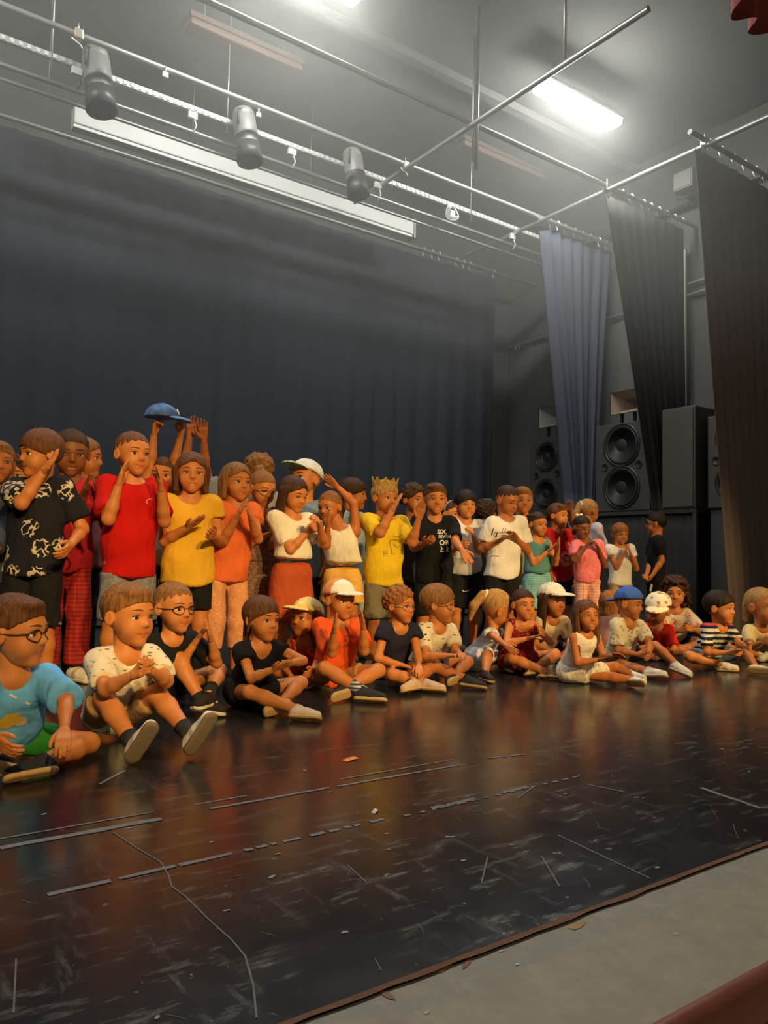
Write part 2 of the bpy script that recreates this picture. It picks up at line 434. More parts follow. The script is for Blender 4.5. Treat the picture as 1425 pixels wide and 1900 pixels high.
# ------------------------------------------------------------------ drapes
def drape(name, tA, tB, bA, bB, folds, amp, mat, label, nx=120, nz=14, seed=0, cat='curtain', irregular=.5, parent=None, sag=.0):
    r_ = random.Random(seed); tA, tB, bA, bB = map(lambda p: np.asarray(p, float), (tA, tB, bA, bB))
    ph = [r_.uniform(0, 6.28) for _ in range(4)]
    org = (bA + bB) / 2; vs = []
    perp = nrm(np.cross(tB - tA, V3(0, 0, 1)))
    def pt(s, t, side):
        c = (tA * (1 - s) + tB * s) * (1 - t) + (bA * (1 - s) + bB * s) * t
        w_ = math.sin(2 * PI * folds * s + ph[0]) + irregular * math.sin(2 * PI * folds * .43 * s + ph[1]) + .4 * irregular * math.sin(2 * PI * folds * 1.9 * s + ph[2] + t)
        c = c + perp * amp * w_ * (.45 + .75 * t)
        c = c + perp * side
        c[2] -= sag * abs(math.sin(PI * folds * s)) * (1 - t)
        return c - org
    for side in (0.0, .006):
        for j in range(nz + 1):
            for i in range(nx + 1): vs.append(pt(i / nx, j / nz, side))
    N = (nx + 1) * (nz + 1); fs = []
    for j in range(nz):
        for i in range(nx):
            a = j * (nx + 1) + i; q = (a, a + 1, a + nx + 2, a + nx + 1)
            fs.append(q[::-1]); fs.append(tuple(x + N for x in q))
    for j in range(nz):
        for i in (0, nx):
            a = j * (nx + 1) + i; fs.append((a, a + nx + 1, a + nx + 1 + N, a + N))
    for i in range(nx):
        for j in (0, nz):
            a = j * (nx + 1) + i; fs.append((a, a + 1, a + 1 + N, a + N))
    o = mk(name, vs, np.array(fs), mat, parent, True); o.location = tuple(org)
    return tag(o, label, cat)
bxr = atY(926, 505, YC)[0]
bc = drape('back_curtain', (-3.2, YC + .07, ZG - .04), (bxr, YC + .07, ZG - .04), (-3.2, YC + .07, .02), (bxr - .03, YC + .07, .02), 34, .022, M_DRAPE,
      'wide black-blue curtain across the back of the stage', nx=420, seed=2)
# darker border drape hanging along the top of the back curtain, seen as a tucked upper hem
def pipe(name, pts, r, label, mat=M_STEEL, cat='pipe', parent=None):
    o = MB().tube(pts, r, 10).build(name, mat, parent, True); autosmooth(o, 50)
    if parent is None: tag(o, label, cat)
    return o
def hookrow(parent, A, B, n, z0, seed=0, drop=.07, org=(0, 0, 0)):
    A = np.asarray(A, float); B = np.asarray(B, float); r_ = random.Random(seed)
    for i in range(n):
        p = A + (B - A) * (i + .5 + r_.uniform(-.18, .18)) / n
        m_ = MB().tube([p + V3(0, -.03, .0), p + V3(0, -.012, .032), p + V3(0, .02, .03), p + V3(0, .026, -.01), p + V3(0, .004, -drop)], .007, 6)
        m_.build('curtain_tie', M_WHITE if r_.random() < .5 else M_STEELD, parent, True, org=org)
hookrow(bc, (bxr - 1.35, YC, ZG + .02), (bxr - .05, YC, ZG + .02), 10, ZG, 4, org=bc.location)
pipe('curtain_pipe', [(-3.4, YC, ZG + .02), (XW, YC, ZG + .02)], .024, 'steel pipe carrying the wide back curtain', M_STEELD)

P1Y = float(np.mean([atZ(760, 303, ZG)[1], atZ(1010, 410, ZG)[1]])); P2Y = float(np.mean([atZ(863, 226, ZG)[1], atZ(1120, 340, ZG)[1]])); P3Y = float(atZ(1290, 250, ZG)[1])
XA = float(np.mean([atZ(761, 300, ZG)[0], atZ(863, 229, ZG)[0]])); XB = float(np.mean([atZ(1118, 340, ZG)[0], atZ(936, 441, ZG)[0]]))
print('GRID', P1Y, P2Y, P3Y, XA, XB, bxr)
XS = 7.12; ZPL = float(atX(1200, 947, XS)[2])
# leg curtains hung from the ends of the grid pipes
l1a = atY(1011, 420, P1Y); l1b = atY(1146, 458, P1Y); x1a, x1b = l1a[0], min(l1b[0], XW - .05)
b1a = atY(1068, 900, P1Y)[0]; b1b = atY(1112, 900, P1Y)[0]
leg1 = drape('leg_curtain', (x1a, P1Y + .075, ZG - .05), (x1b, P1Y + .075, ZG - .05), (b1a, P1Y + .10, ZPL + .01), (b1b, P1Y + .10, ZPL + .01), 7, .035, M_LEG,
      'blue-grey side curtain hanging between two loudspeakers', nx=90, seed=5)
hookrow(leg1, (x1a, P1Y, ZG), (x1b, P1Y, ZG), 9, ZG, 6, org=leg1.location)
x2a = atY(1131, 348, P2Y)[0]; x2b = min(atY(1276, 410, P2Y)[0], XW - .05)
P2L = P2Y + .0
b2a = atY(1204, 800, P2Y)[0] + .03
leg2 = drape('leg_curtain', (x2a, P2Y + .06, ZG - .05), (x2b, P2Y + .06, ZG - .05), (b2a + .10, P2Y + .05, ZPL + .01), (XW - .12, P2Y + .05, ZPL + .01), 8, .011, M_DARK,
      'dark side curtain tapering down behind the plain black box', nx=90, seed=9)
hookrow(leg2, (x2a, P2Y, ZG), (x2b, P2Y, ZG), 9, ZG, 8, org=leg2.location)
x3a = atY(1304, 275, P3Y)[0]; x3b = XW - .03
b3a = atY(1372, 1050, P3Y)[0]
leg3 = drape('leg_curtain', (x3a, P3Y + .08, ZG - .05), (x3b, P3Y + .08, ZG - .05), (b3a + .02, P3Y + .08, .02), (x3b, P3Y + .08, .02), 9, .014, M_DARK2,
      'large dark side curtain at the right edge nearest the front', nx=90, seed=12)
hookrow(leg3, (x3a, P3Y, ZG), (x3b, P3Y, ZG), 8, ZG, 10, org=leg3.location)

# ------------------------------------------------------------------ scaffold grid
pipe('grid_pipe', [(-4.8, P1Y, ZG), (XW - .01, P1Y, ZG)], .024, 'long steel grid pipe nearest the spotlight bar', M_STEEL)
pipe('grid_pipe', [(-4.8, P2Y, ZG), (XW - .01, P2Y, ZG)], .024, 'long steel grid pipe below the lit fluorescent lamp', M_STEEL)
pipe('grid_pipe', [(x3a - .2, P3Y, ZG), (XW - .01, P3Y, ZG)], .024, 'short steel pipe carrying the rightmost dark side curtain', M_STEELD)
pipe('cross_pipe', [(XA, P3Y - .75, ZG - .049), (XA, 6.75, ZG - .049)], .024, 'steel cross pipe running back past the hanging rod', M_STEEL)
pipe('cross_pipe', [(XB, P3Y - .7, ZG - .049), (XB, 7.1, ZG - .049)], .024, 'steel cross pipe running back beside the side curtains', M_STEEL)
def clamp(p, label):
    p = np.asarray(p, float); e = empty('pipe_clamp', p - V3(0, 0, .06), label, 'clamp')
    m_ = MB().box((-.032, -.03, .022), (.032, .03, .098), bev=.008); m_.build('clamp_body', M_BRASS, e)
    MB().tube([(0, 0, .09), (0, 0, .15)], .006, 6).build('clamp_bolt', M_STEEL, e, True)
    MB().tube([(-.05, .01, .03), (.02, .012, .0), (.03, 0, -.035)], .007, 6).build('clamp_lever', M_STEEL, e, True)
clamp((XA, P1Y, ZG - .02), 'brass pipe clamp where cross pipe meets the spotlight-side grid pipe')
clamp((XB, P3Y, ZG - .02), 'brass pipe clamp above the rightmost dark side curtain')
clamp((XB, P2Y, ZG - .02), 'pipe clamp at the corner above the middle dark side curtain')
cl_p = atZ(150, 55, ZG); clamp((cl_p[0], P1Y, ZG), 'brass pipe clamp at the upper left of the grid')
def rod(p, z0, z1, r, label):
    o = MB().tube([(0, 0, 0), (0, 0, z1 - z0)], r, 8).build('hanger_rod', M_STEEL, None, True)
    o.location = (p[0], p[1], z0); tag(o, label, 'rod')
rp = atZ(881, 226, ZG)
rod((XA + .07, P2Y - .03, 0), ZG - .42, ZC, .016, 'vertical steel rod hanging at the crossing of two pipes')
rod((XA + .03, P2Y - .03, 0), ZG - .36, ZC - .3, .011, 'thinner vertical rod beside the hanging steel rod')
rod((XA + .03, P3Y + .02, 0), ZG - .03, ZC, .012, 'vertical rod holding the cross pipe near the bright lamp')
lp = atY(96, 100, P1Y + .02)
for (u, v, yy, lab) in ((425, 200, 6.25, 'thin wire holding the spotlight bar beside the middle spotlight'), (878, 330, 6.25, 'thin wire holding the spotlight bar near the coiled cable'), (97, 120, 6.25, 'thin wire holding the spotlight bar at the far left')):
    q = atY(u, v, yy); rod((q[0], yy + .03, 0), 4.46, ZC, .006, lab)
def tagon(u, v, yy, label, s=1.0):
    q = atY(u, v, yy); e = empty('pipe_tag', (q[0], yy, q[2] - .05 * s), label, 'clip')
    MB().box((-.028 * s, -.012, 0), (.028 * s, .012, .055 * s), bev=.004).build('tag_body', M_WHITE, e)
    MB().tube([(0, 0, .05 * s), (0, 0, .11 * s)], .008, 6).build('tag_hook', M_STEELD, e, True)
YR = 6.30
tagon(307, 135, P1Y - .03, 'small white clip on the long pipe above the left spotlight', .8)
tagon(480, 210, P1Y - .03, 'small white clip on the long pipe above the middle spotlight', .7)

# ------------------------------------------------------------------ spotlight bar with cabling rail
def ptsY(us, vs, yy): return [atY(u, v, yy) for u, v in zip(us, vs)]
q0, q1 = atY(0, 75, YR), atY(1010, 441, YR); zr = float((q0[2] + q1[2]) / 2)
e = empty('lighting_bar', (2.5, YR, zr - .03), 'pale wired lighting bar carrying the three spotlights', 'lighting bar')
m_ = MB().box((-5.0, -.018, .005), (4.6, .018, .05)); m_.build('rail', plain('pale_rail', (.42, .42, .41), .5, .3), e)
m_ = MB()
for i in range(150):
    x = -4.6 + i * .061; m_.box((x, -.026, .012), (x + .028, -.0185, .045))
o = m_.build('rail_slot', plain('rail_slot_white', (.6, .6, .58), .5), e); o['kind'] = 'stuff'
for (dz, dy, r) in ((float(atY(422, 268, YR + .14)[2]) - zr, .14, .020), (float(atY(422, 291, YR + .16)[2]) - zr, .16, .015)):
    pipe('support_pipe', [(-4.8, YR + dy, zr + dz), (XW - .05, YR + dy, zr + dz)], r, 'lower steel pipe under the spotlight bar' if dy < .15 else 'lowest thin steel pipe under the spotlight bar', M_STEELD)
for (u, v, lab) in ((142, 131, 'left spotlight'), (357, 213, 'middle spotlight'), (541, 281, 'middle of the lighting bar'), (700, 343, 'right spotlight'), (950, 438, 'right end')):
    q = atY(u, v, YR - .03); ee = empty('cable_box', (q[0], YR - .035, q[2] - .04), 'small white socket box on the lighting bar near the ' + lab, 'socket box')
    MB().box((-.04, -.02, 0), (.04, .012, .06), bev=.005).build('box_body', M_WHITE, ee)
    MB().tube([(.01, 0, .03), (.03, -.02, -.06), (.01, 0, -.12)], .006, 6).build('cable', M_BLACKM if 'left' in lab else M_WHITE, ee, True)
q = atY(838, 395, YR - .04); ee = empty('cable_coil', (q[0], YR - .05, q[2] - .1), 'coiled white cable hanging on the lighting bar', 'cable')
for k, rr in enumerate((.085, .07, .06)):
    MB().tube([(rr * math.cos(t) * 1.0, -.01 * k + .02 * math.sin(t * 2), .1 + rr * math.sin(t)) for t in [2 * PI * i / 20 for i in range(21)]], .006, 6, cap=False).build('loop', M_WHITE, ee, True)
MB().box((-.035, -.02, .05), (.03, .02, .12), bev=.008).build('plug', M_WHITE, ee)
def spotlight(u, v, yy, s, label):
    c = atY(u, v, yy); e = empty('spotlight', c, label, 'spotlight', 'spotlights on the lighting bar')
    ax = nrm(V3(.10, -.16, -.97))
    prof = [(.05, -.20), (.085, -.19), (.098, -.16), (.10, -.13), (.096, -.12), (.102, -.11), (.102, .06), (.108, .065), (.108, .075), (.10, .08), (.10, .14)]
    MB().lathe([(r * s, h * s) for r, h in prof] + [(.09 * s, .14 * s)], (0, 0, 0), ax, 22).build('housing', plain('grey_lantern', (.17, .17, .165), .5, .2), e, True)
    autosmooth(e.children[0], 35)
    MB().lathe([(.104 * s, .14 * s), (.116 * s, .30 * s), (.108 * s, .30 * s), (.096 * s, .14 * s)], (0, 0, 0), ax, 22).build('barrel_hood', M_BLACKM, e, True)
    side = nrm(np.cross(ax, V3(0, 0, 1)))
    up = V3(0, 0, 1)
    MB().tube([side * .12 * s, side * .125 * s + up * .14 * s, up * .20 * s, -side * .125 * s + up * .14 * s, -side * .12 * s], .010, 6).build('yoke', M_BLACKM, e, True)
    MB().box((-.03, .06, .12 * s), (.03, .16, .22 * s), bev=.006).build('hook_clamp', M_STEELD, e)
    MB().tube([ax * -.2 * s, ax * -.24 * s + V3(.05, .05, 0), V3(.12, .12, .05), V3(.15, .15, .16)], .008, 6).build('power_cable', M_BLACKM, e, True)
spotlight(181, 138, YR - .16, 1.05, 'leftmost grey spotlight on the lighting bar')
spotlight(456, 243, YR - .16, 1.0, 'middle grey spotlight in front of the pale beam')
spotlight(657, 313, YR - .16, .95, 'rightmost grey spotlight on the bar near the cross pipe')
# pale rolled-screen case behind the bar
YSC = 6.95
a = atY(762, 443, YSC); b = atY(762, 412, YSC)
e = empty('screen_case', (2.2, YSC, a[2]), 'long pale grey screen case hanging in front of the back curtain', 'screen case')
hh_ = b[2] - a[2]
xl_ = atY(135, 215, YSC)[0] - 2.2
MB().box((xl_, -.06, .03), (a[0] - 2.2, .07, hh_), bev=.01).build('case', plain('pale_case', (.62, .62, .60), .45), e)
MB().box((xl_, -.045, .0), (a[0] - 2.2 - .01, .055, .03), bev=.006).build('screen_bar', plain('pale_case_bar', (.72, .72, .70), .4), e)
for hx_ in (-.9, .4, 1.7): MB().tube([(hx_, 0, hh_), (hx_, 0, ZC - a[2])], .005, 6).build('hanger', M_STEELD, e, True)
MB().box((a[0] - 2.2, -.07, -.01), (a[0] - 2.2 + .02, .08, hh_ + .02), bev=.004).build('end_cap', M_STEELD, e)
# ------------------------------------------------------------------ fluorescent lamps
def fluo(x0, x1, y, z, lit, label):
    e = empty('fluorescent_lamp', ((x0 + x1) / 2, y, z), label, 'ceiling lamp', 'fluorescent lamps')
    L = (x1 - x0) / 2
    MB().box((-L, -.105, .035), (L, .105, .085), bev=.008).build('housing', plain('lamp_housing', (.45, .44, .41), .5) if lit else plain('dull_housing', (.09, .06, .05), .7), e)
    if lit:
        MB().box((-L + .01, -.10, -.03), (L - .01, .10, .034), bev=.02).build('diffuser', plain('lit_diffuser', (.9, .9, .88), .5, emit=((1.0, .985, .92), TUBE_POWER)), e)
    else:
        MB().box((-L + .01, -.10, -.03), (L - .01, .10, .034), bev=.02).build('diffuser', plain('dull_diffuser', (.12, .07, .05), .6), e)
    for s in (-1, 1): MB().tube([(s * L * .7, 0, .08), (s * L * .7, 0, ZC - z)], .006, 6).build('hanger', M_STEELD, e, True)
ZF = 5.22
fx0, fx1 = atZ(987, 167, ZF)[0], atZ(1126, 243, ZF)[0]; fy = float(atZ(1070, 196, ZF)[1])
fluo(fx0, fx1, fy, ZF, True, 'bright lit fluorescent lamp above the side curtains')
e2 = atZ(672, 2, ZF)
fluo(e2[0] - 1.15, e2[0] - .02, e2[1], ZF, True, 'lit fluorescent lamp cut off by the top edge of the picture')
fluo(e2[0] - 4.25, e2[0] - 3.1, e2[1], ZF, True, 'lit fluorescent lamp over the left side of the stage, out of frame')
d1 = [atZ(345, 45, ZF + .1), atZ(555, 137, ZF + .1)]; fluo(d1[0][0], d1[1][0], float(d1[0][1] + d1[1][1]) / 2, ZF + .1, False, 'unlit brownish fluorescent lamp at the upper left')
d2 = [atZ(852, 268, ZF + .1), atZ(998, 335, ZF + .1)]; fluo(d2[0][0], d2[1][0], float(d2[0][1] + d2[1][1]) / 2, ZF + .1, False, 'unlit brownish fluorescent lamp behind the pipe crossing')
print('LAMPS', fx0, fx1, fy, e2, d1, d2)
# dark ceiling beam / cable tray running across above the grid
bp = atZ(1110, 275, ZC - .35)
for (u, v, zz, lab) in ((880, 172, ZC - .12, 'dim ceiling batten crossing above the grid'),):
    p = atZ(u, v, zz)
    o = MB().box((-5, -.05, 0), (5, .05, .08)).build('ceiling_batten', plain('batten_grey', (.13, .13, .125), .7)); o.location = (XW - 5.01, p[1], zz); tag(o, lab, 'batten')
# red valance at the proscenium, upper right
vy = 2.35; va = atY(1336, 0, vy); vb = atY(1425, 62, vy)
drape('red_valance', (2.6, vy, 5.3), (XW - .02, vy, 5.3), (2.6, vy, float(va[2] + vb[2]) / 2), (XW - .02, vy, float(va[2] + vb[2]) / 2), 22, .05, M_RED,
      'red pleated valance at the top right corner', nx=220, nz=8, seed=21)

# ------------------------------------------------------------------ loudspeakers on the side platform
XS = 7.12
def yAt(u, v): return float(atX(u, v, XS)[1])
def zAt(u, v): return float(atX(u, v, XS)[2])
zpl = ZPL; print('platform z', zpl, 'spk', yAt(1105, 790), yAt(1206, 775), zAt(1206, 776), yAt(985, 815), yAt(1047, 806), yAt(1212, 765), yAt(1291, 750), zAt(1250, 757))
ypl0, ypl1 = yAt(1291, 942), YB - .5
e = empty('speaker_platform', ((XS + XW) / 2, (ypl0 + ypl1) / 2, 0), 'black cloth-covered platform under the loudspeakers', 'platform')
hx, hy = (XW - .012 - XS) / 2, (ypl1 - ypl0) / 2
MB().box((-hx, -hy, zpl - .045), (hx, hy, zpl), bev=.006).build('deck', noisy('worn_platform', (.05, .047, .042), .4, 20, .5), e)
for sy in (-1, 0, 1): MB().box((-hx, sy * (hy - .02) - .02, .0), (-hx + .04, sy * (hy - .02) + .02, zpl - .046)).build('post', noisy('worn_post', (.055, .05, .045), .4, 20, .5), e)
o = drape('skirt', (XS + .05, ypl1 - .03, zpl - .05), (XS + .05, ypl0 + .03, zpl - .05), (XS + .05, ypl1 - .03, .02), (XS + .05, ypl0 + .03, .02), 26, .012, M_DARK, None, nx=200, nz=6, seed=31)
o.parent = e; o.location = Vector(o.location) - Vector(e.location); del o['category']
def cabinet(y0, y1, z1, label, drivers=True, name='loudspeaker', z0=None, depth=.55):
    z0 = zpl if z0 is None else z0
    e = empty(name, (XS + depth / 2, (y0 + y1) / 2, z0), label, 'loudspeaker')
    w_, h_ = abs(y1 - y0) / 2, z1 - z0; fx = -depth / 2
    MB().box((fx, -w_, .001), (depth / 2, w_, h_), bev=.012).build('cabinet', M_BLACKB, e)
    if drivers:
        R = min(w_ * .62, h_ * .235)
        for zc in (h_ * .27, h_ * .745):
            o = MB().lathe([(R * 1.08, 0), (R * 1.08, .012), (R * .99, .016), (R * .97, .006)], (fx, 0, zc), (-1, 0, 0), 36).build('driver_rim', M_RUB, e, True)
            o2 = MB().lathe([(R * .97, .008), (R * .93, .017), (R * .86, .017), (R * .82, .008), (R * .35, .0035), (R * .30, .010), (R * .18, .016), (R * .02, .018)], (fx, 0, zc), (-1, 0, 0), 36).build('driver_cone', M_CONE, e, True)
        for yy in (-w_ * .62, w_ * .62):
            MB().lathe([(.045, .001), (.045, .006), (.036, .006), (.034, .002)], (fx, yy, h_ * .51), (-1, 0, 0), 20).build('bass_port', M_CONE, e, True)
    else:
        MB().box((fx - .012, -w_ + .02, .02), (fx + .001, w_ - .02, h_ - .02), bev=.004).build('grille', noisy('speaker_grille', (.085, .078, .070), .3, 90, .7, .4), e)
    return e
cabinet(min(yAt(1105, 790), P1Y + .02), yAt(1206, 776), zAt(1206, 776), 'large black double loudspeaker right of the blue-grey side curtain')
cabinet(yAt(984, 815), yAt(1047, 806), zAt(1020, 810), 'black double loudspeaker left of the blue-grey side curtain')
cabinet(min(yAt(1212, 765), P2Y - .02), yAt(1290, 750), zAt(1250, 757), 'plain black cloth-fronted loudspeaker box above the boy in black', drivers=False)
# third, barely visible cabinet beyond the plain box, pushed to the wall
XS0 = XS; XS = 7.25
cabinet(ypl0 - .05, ypl0 - .55, zpl + .95, 'dim black loudspeaker almost hidden behind the rightmost curtain', depth=.5)
st_ = MB().box((-.22, -.24, 0), (.22, .24, zpl - .001), bev=.01).build('speaker_stool', M_BLACKB); st_.location = (7.5, ypl0 - .30, 0); tag(st_, 'tall black box carrying the dim loudspeaker', 'box')
XS = XS0
def horn(y0, y1, z0, z1, zb, label, inner):
    e = empty('horn_loudspeaker', (XS + .25, (y0 + y1) / 2, zb), label, 'horn loudspeaker')
    w_ = abs(y1 - y0) / 2; a = z0 - zb; h_ = z1 - z0; fx = -.17
    # rectangular flared horn: outer shell and pale inner throat
    def ring(x, ww, hh, zc): return [(x, -ww, zc - hh), (x, ww, zc - hh), (x, ww, zc + hh), (x, -ww, zc + hh)]
    zc = a + h_ / 2
    vs = ring(fx, w_, h_ / 2, zc) + ring(fx + .14, w_ * .62, h_ / 2 * .55, zc) + ring(fx + .30, w_ * .3, h_ / 2 * .32, zc)
    fs = [[i + 4 * k, (i + 1) % 4 + 4 * k, (i + 1) % 4 + 4 * k + 4, i + 4 * k + 4] for k in range(2) for i in range(4)] + [[8, 9, 10, 11]]
    mk('horn_shell', vs, fs, M_BLACKM, e, False)
    vi = ring(fx - .001, w_ * .94, h_ / 2 * .92, zc) + ring(fx + .13, w_ * .56, h_ / 2 * .5, zc) + ring(fx + .28, w_ * .22, h_ / 2 * .25, zc)
    mk('horn_throat', vi, [f[::-1] for f in fs], inner, e, False)
    vr = ring(fx - .004, w_, h_ / 2, zc) + ring(fx - .004, w_ * .93, h_ / 2 * .91, zc)
    mk('horn_rim', vr, [[i, (i + 1) % 4, (i + 1) % 4 + 4, i + 4] for i in range(4)], M_BLACKM, e, False)
    MB().lathe([(.075, 0), (.085, .02), (.085, .11), (.06, .12)], (fx + .30, 0, zc), (1, 0, 0), 18).build('driver_can', M_BLACKM, e, True)
    MB().box((fx + .05, -w_ * .5, 0), (fx + .09, -w_ * .38, a + h_ * .12)).build('stand_leg', M_BLACKM, e)
    MB().box((fx + .05, w_ * .38, 0), (fx + .09, w_ * .5, a + h_ * .12)).build('stand_leg', M_BLACKM, e)
M_THROAT = noisy('pale_horn_throat', (.30, .22, .16), .2, 12, .6)
horn(yAt(1124, 750), yAt(1178, 740), zAt(1150, 766), zAt(1150, 722), zAt(1206, 776), 'black horn loudspeaker with brown throat on the large loudspeaker', M_THROAT)
horn(yAt(991, 780), yAt(1034, 770), zAt(1010, 792), zAt(1010, 752), zAt(1020, 810), 'small horn loudspeaker with pale throat on the left loudspeaker', noisy('pale_horn_throat_grey', (.33, .31, .28), .2, 12, .6))
# ------------------------------------------------------------------ right wall fittings
xw = XW - .05
pa = atX(937, 647, xw); pb = atX(1150, 574, xw)
pipe('wall_pipe', [(xw, YB - .02, pa[2]), (xw, 4.2, pa[2])], .02, 'horizontal steel pipe along the right wall', M_STEELD)
for (u, v) in ((960, 645), (1187, 566)):
    pass
pz = atX(1300, 520, xw); pipe('wall_pipe', [(xw, 5.0, pz[2]), (xw, 4.0, pz[2])], .018, 'short bright pipe on the right wall beside the dark curtain', M_STEEL)
pz = atX(1290, 375, xw - .02); pipe('wall_pipe', [(xw - .02, 7.3, pz[2]), (xw - .02, 3.8, pz[2])], .026, 'upper black pipe along the right wall below the flood lamp', M_BLACKM)
pv = atX(1271, 600, XW - .07)
pipe('upright_pole', [(pv[0], pv[1], zpl), (pv[0], pv[1], ZG - .25)], .022, 'pale upright pole beside the middle dark curtain', plain('pale_pole', (.42, .42, .40), .5, .3))
q = atX(1275, 345, XW - .22)
e = empty('flood_lamp', (XW - .22, q[1], q[2] - .12), 'grey box flood lamp on the right wall', 'flood lamp')
MB().box((-.09, -.12, .06), (.07, .12, .27), bev=.012).build('lamp_body', plain('grey_lamp_body', (.24, .24, .22), .6), e)
MB().box((-.10, -.10, .08), (-.09, .10, .25)).build('lamp_glass', plain('dull_glass', (.30, .29, .26), .2), e)
MB().tube([(0, -.13, .16), (0, -.13, .0), (0, .13, .0), (0, .13, .16)], .008, 6).build('bracket', M_BLACKM, e, True)
MB().tube([(0, 0, .0), (.1, 0, -.03), (.21, 0, -.03)], .012, 6).build('wall_arm', M_BLACKM, e, True)
# cable clump on the wall at the back right corner
q = atX(962, 650, xw - .03); e = empty('cable_clump', (xw, q[1], pa[2] - .09), 'small clump of cable ties on the right wall pipe', 'cable')
for k in range(4):
    r_ = random.Random(k); MB().tube([(0, -.06 + .04 * k, .10), (-.02, -.05 + .045 * k, .03 + .03 * r_.random()), (0, -.02 + .03 * k, .0), (.01, .02 + .02 * k, .08)], .007, 6).build('tie', M_STEEL if k % 2 else M_BLACKM, e, True)

# ------------------------------------------------------------------ haze volume added to imitate the lens glow around the lamps
hz, nt, bs = _new('lamp_glow_haze'); nt.nodes.remove(bs)
vs_ = _n(nt, 'ShaderNodeVolumeScatter'); vs_.inputs['Color'].default_value = (.96, 1.0, .97, 1); vs_.inputs['Density'].default_value = .046; vs_.inputs['Anisotropy'].default_value = .25
hc_ = _n(nt, 'ShaderNodeSeparateXYZ'); nt.links.new(coords(nt), hc_.inputs[0])
mr_ = _n(nt, 'ShaderNodeMapRange', interpolation_type='SMOOTHSTEP'); nt.links.new(hc_.outputs[2], mr_.inputs[0])
for i_, v_ in ((1, 2.0), (2, 3.4), (3, 0.0), (4, .052)): mr_.inputs[i_].default_value = v_
nt.links.new(mr_.outputs[0], vs_.inputs['Density'])
nt.links.new(vs_.outputs[0], nt.nodes['Material Output'].inputs['Volume'])
hb_ = MB().box((-4.9, 2.6, 1.7), (XW - .02, YB - .02, ZC - .01)).build('haze', hz); tag(hb_, 'thin haze glowing in the lamp light under the ceiling', 'haze', kind='stuff')

# ================================================================== SIGNED-DISTANCE MODELLING
# a solid is a list of ops: ('u'|'s', shape, k) smooth union / subtraction, ('i', point, normal) keep the side against the normal
def cone(a, b, ra, rb=None, fa=False, fb=False): return ('c', np.asarray(a, float), np.asarray(b, float), ra, ra if rb is None else rb, fa, fb)
def ell(c, R, ax=None): return ('e', np.asarray(c, float), np.asarray(R, float), np.eye(3) if ax is None else np.asarray(ax, float))
def _bbox(s):
    if s[0] == 'c':
        r = max(s[3], s[4]); return np.minimum(s[1], s[2]) - r, np.maximum(s[1], s[2]) + r
    r = max(s[2]); return s[1] - r, s[1] + r
def _dist(s, X, Y, Z):
    if s[0] == 'c':
        _, a, b, ra, rb, fa, fb = s
        ba = b - a; L2 = float(ba @ ba) + 1e-12; L = math.sqrt(L2)
        px, py, pz = X - a[0], Y - a[1], Z - a[2]
        hr = (px * ba[0] + py * ba[1] + pz * ba[2]) / L2
        h = np.clip(hr, 0, 1)
        if fa: h = np.where(hr < 0, hr, h)
        if fb: h = np.where(hr > 1, hr, h)
        d = np.sqrt((px - ba[0] * h) ** 2 + (py - ba[1] * h) ** 2 + (pz - ba[2] * h) ** 2) - (ra + (rb - ra) * np.clip(h, 0, 1))
        if fa: d = np.maximum(d, -hr * L)
        if fb: d = np.maximum(d, (hr - 1) * L)
        return d
    _, c, R, A = s
    px, py, pz = X - c[0], Y - c[1], Z - c[2]
    q = [(A[i][0] * px + A[i][1] * py + A[i][2] * pz) for i in range(3)]
    k0 = np.sqrt((q[0] / R[0]) ** 2 + (q[1] / R[1]) ** 2 + (q[2] / R[2]) ** 2)
    k1 = np.sqrt((q[0] / R[0] ** 2) ** 2 + (q[1] / R[1] ** 2) ** 2 + (q[2] / R[2] ** 2) ** 2)
    return k0 * (k0 - 1.0) / np.maximum(k1, 1e-6)
def solid(ops, vox):
    los, his = zip(*[_bbox(o[1]) for o in ops if o[0] == 'u'])
    lo = np.min(los, 0) - 2.5 * vox; hi = np.max(his, 0) + 2.5 * vox
    n = np.maximum(np.ceil((hi - lo) / vox).astype(int) + 1, 4)
    xs = (lo[0] + np.arange(n[0]) * vox).astype(np.float32); ys = (lo[1] + np.arange(n[1]) * vox).astype(np.float32); zs = (lo[2] + np.arange(n[2]) * vox).astype(np.float32)
    f = np.full(n, .5, dtype=np.float32)
    for o in ops:
        if o[0] == 'i':
            p, nn = np.asarray(o[1], float), nrm(np.asarray(o[2], float))
            d = (xs - p[0])[:, None, None] * nn[0] + (ys - p[1])[None, :, None] * nn[1] + (zs - p[2])[None, None, :] * nn[2]
            f = np.maximum(f, d.astype(np.float32)); continue
        if o[0] == 'd':
            f = f + o[1](xs[:, None, None], ys[None, :, None], zs[None, None, :]).astype(np.float32); continue
        a, b = _bbox(o[1]); mg = o[2] + 3 * vox
        i0 = np.clip(np.floor((a - mg - lo) / vox).astype(int), 0, n); i1 = np.clip(np.ceil((b + mg - lo) / vox).astype(int) + 1, 0, n)
        if np.any(i1 <= i0): continue
        sl = tuple(slice(i0[q], i1[q]) for q in range(3))
        d = _dist(o[1], xs[sl[0]][:, None, None], ys[sl[1]][None, :, None], zs[sl[2]][None, None, :]).astype(np.float32)
        g = f[sl]; k = max(o[2], 1e-5)
        if o[0] == 'u':
            h = np.maximum(k - np.abs(g - d), 0) / k; f[sl] = np.minimum(g, d) - h * h * k * .25
        else:
            d = -d; h = np.maximum(k - np.abs(g - d), 0) / k; f[sl] = np.maximum(g, d) + h * h * k * .25
    return _nets(f, lo, vox)
_CORN = [(i, j, k) for i in (0, 1) for j in (0, 1) for k in (0, 1)]
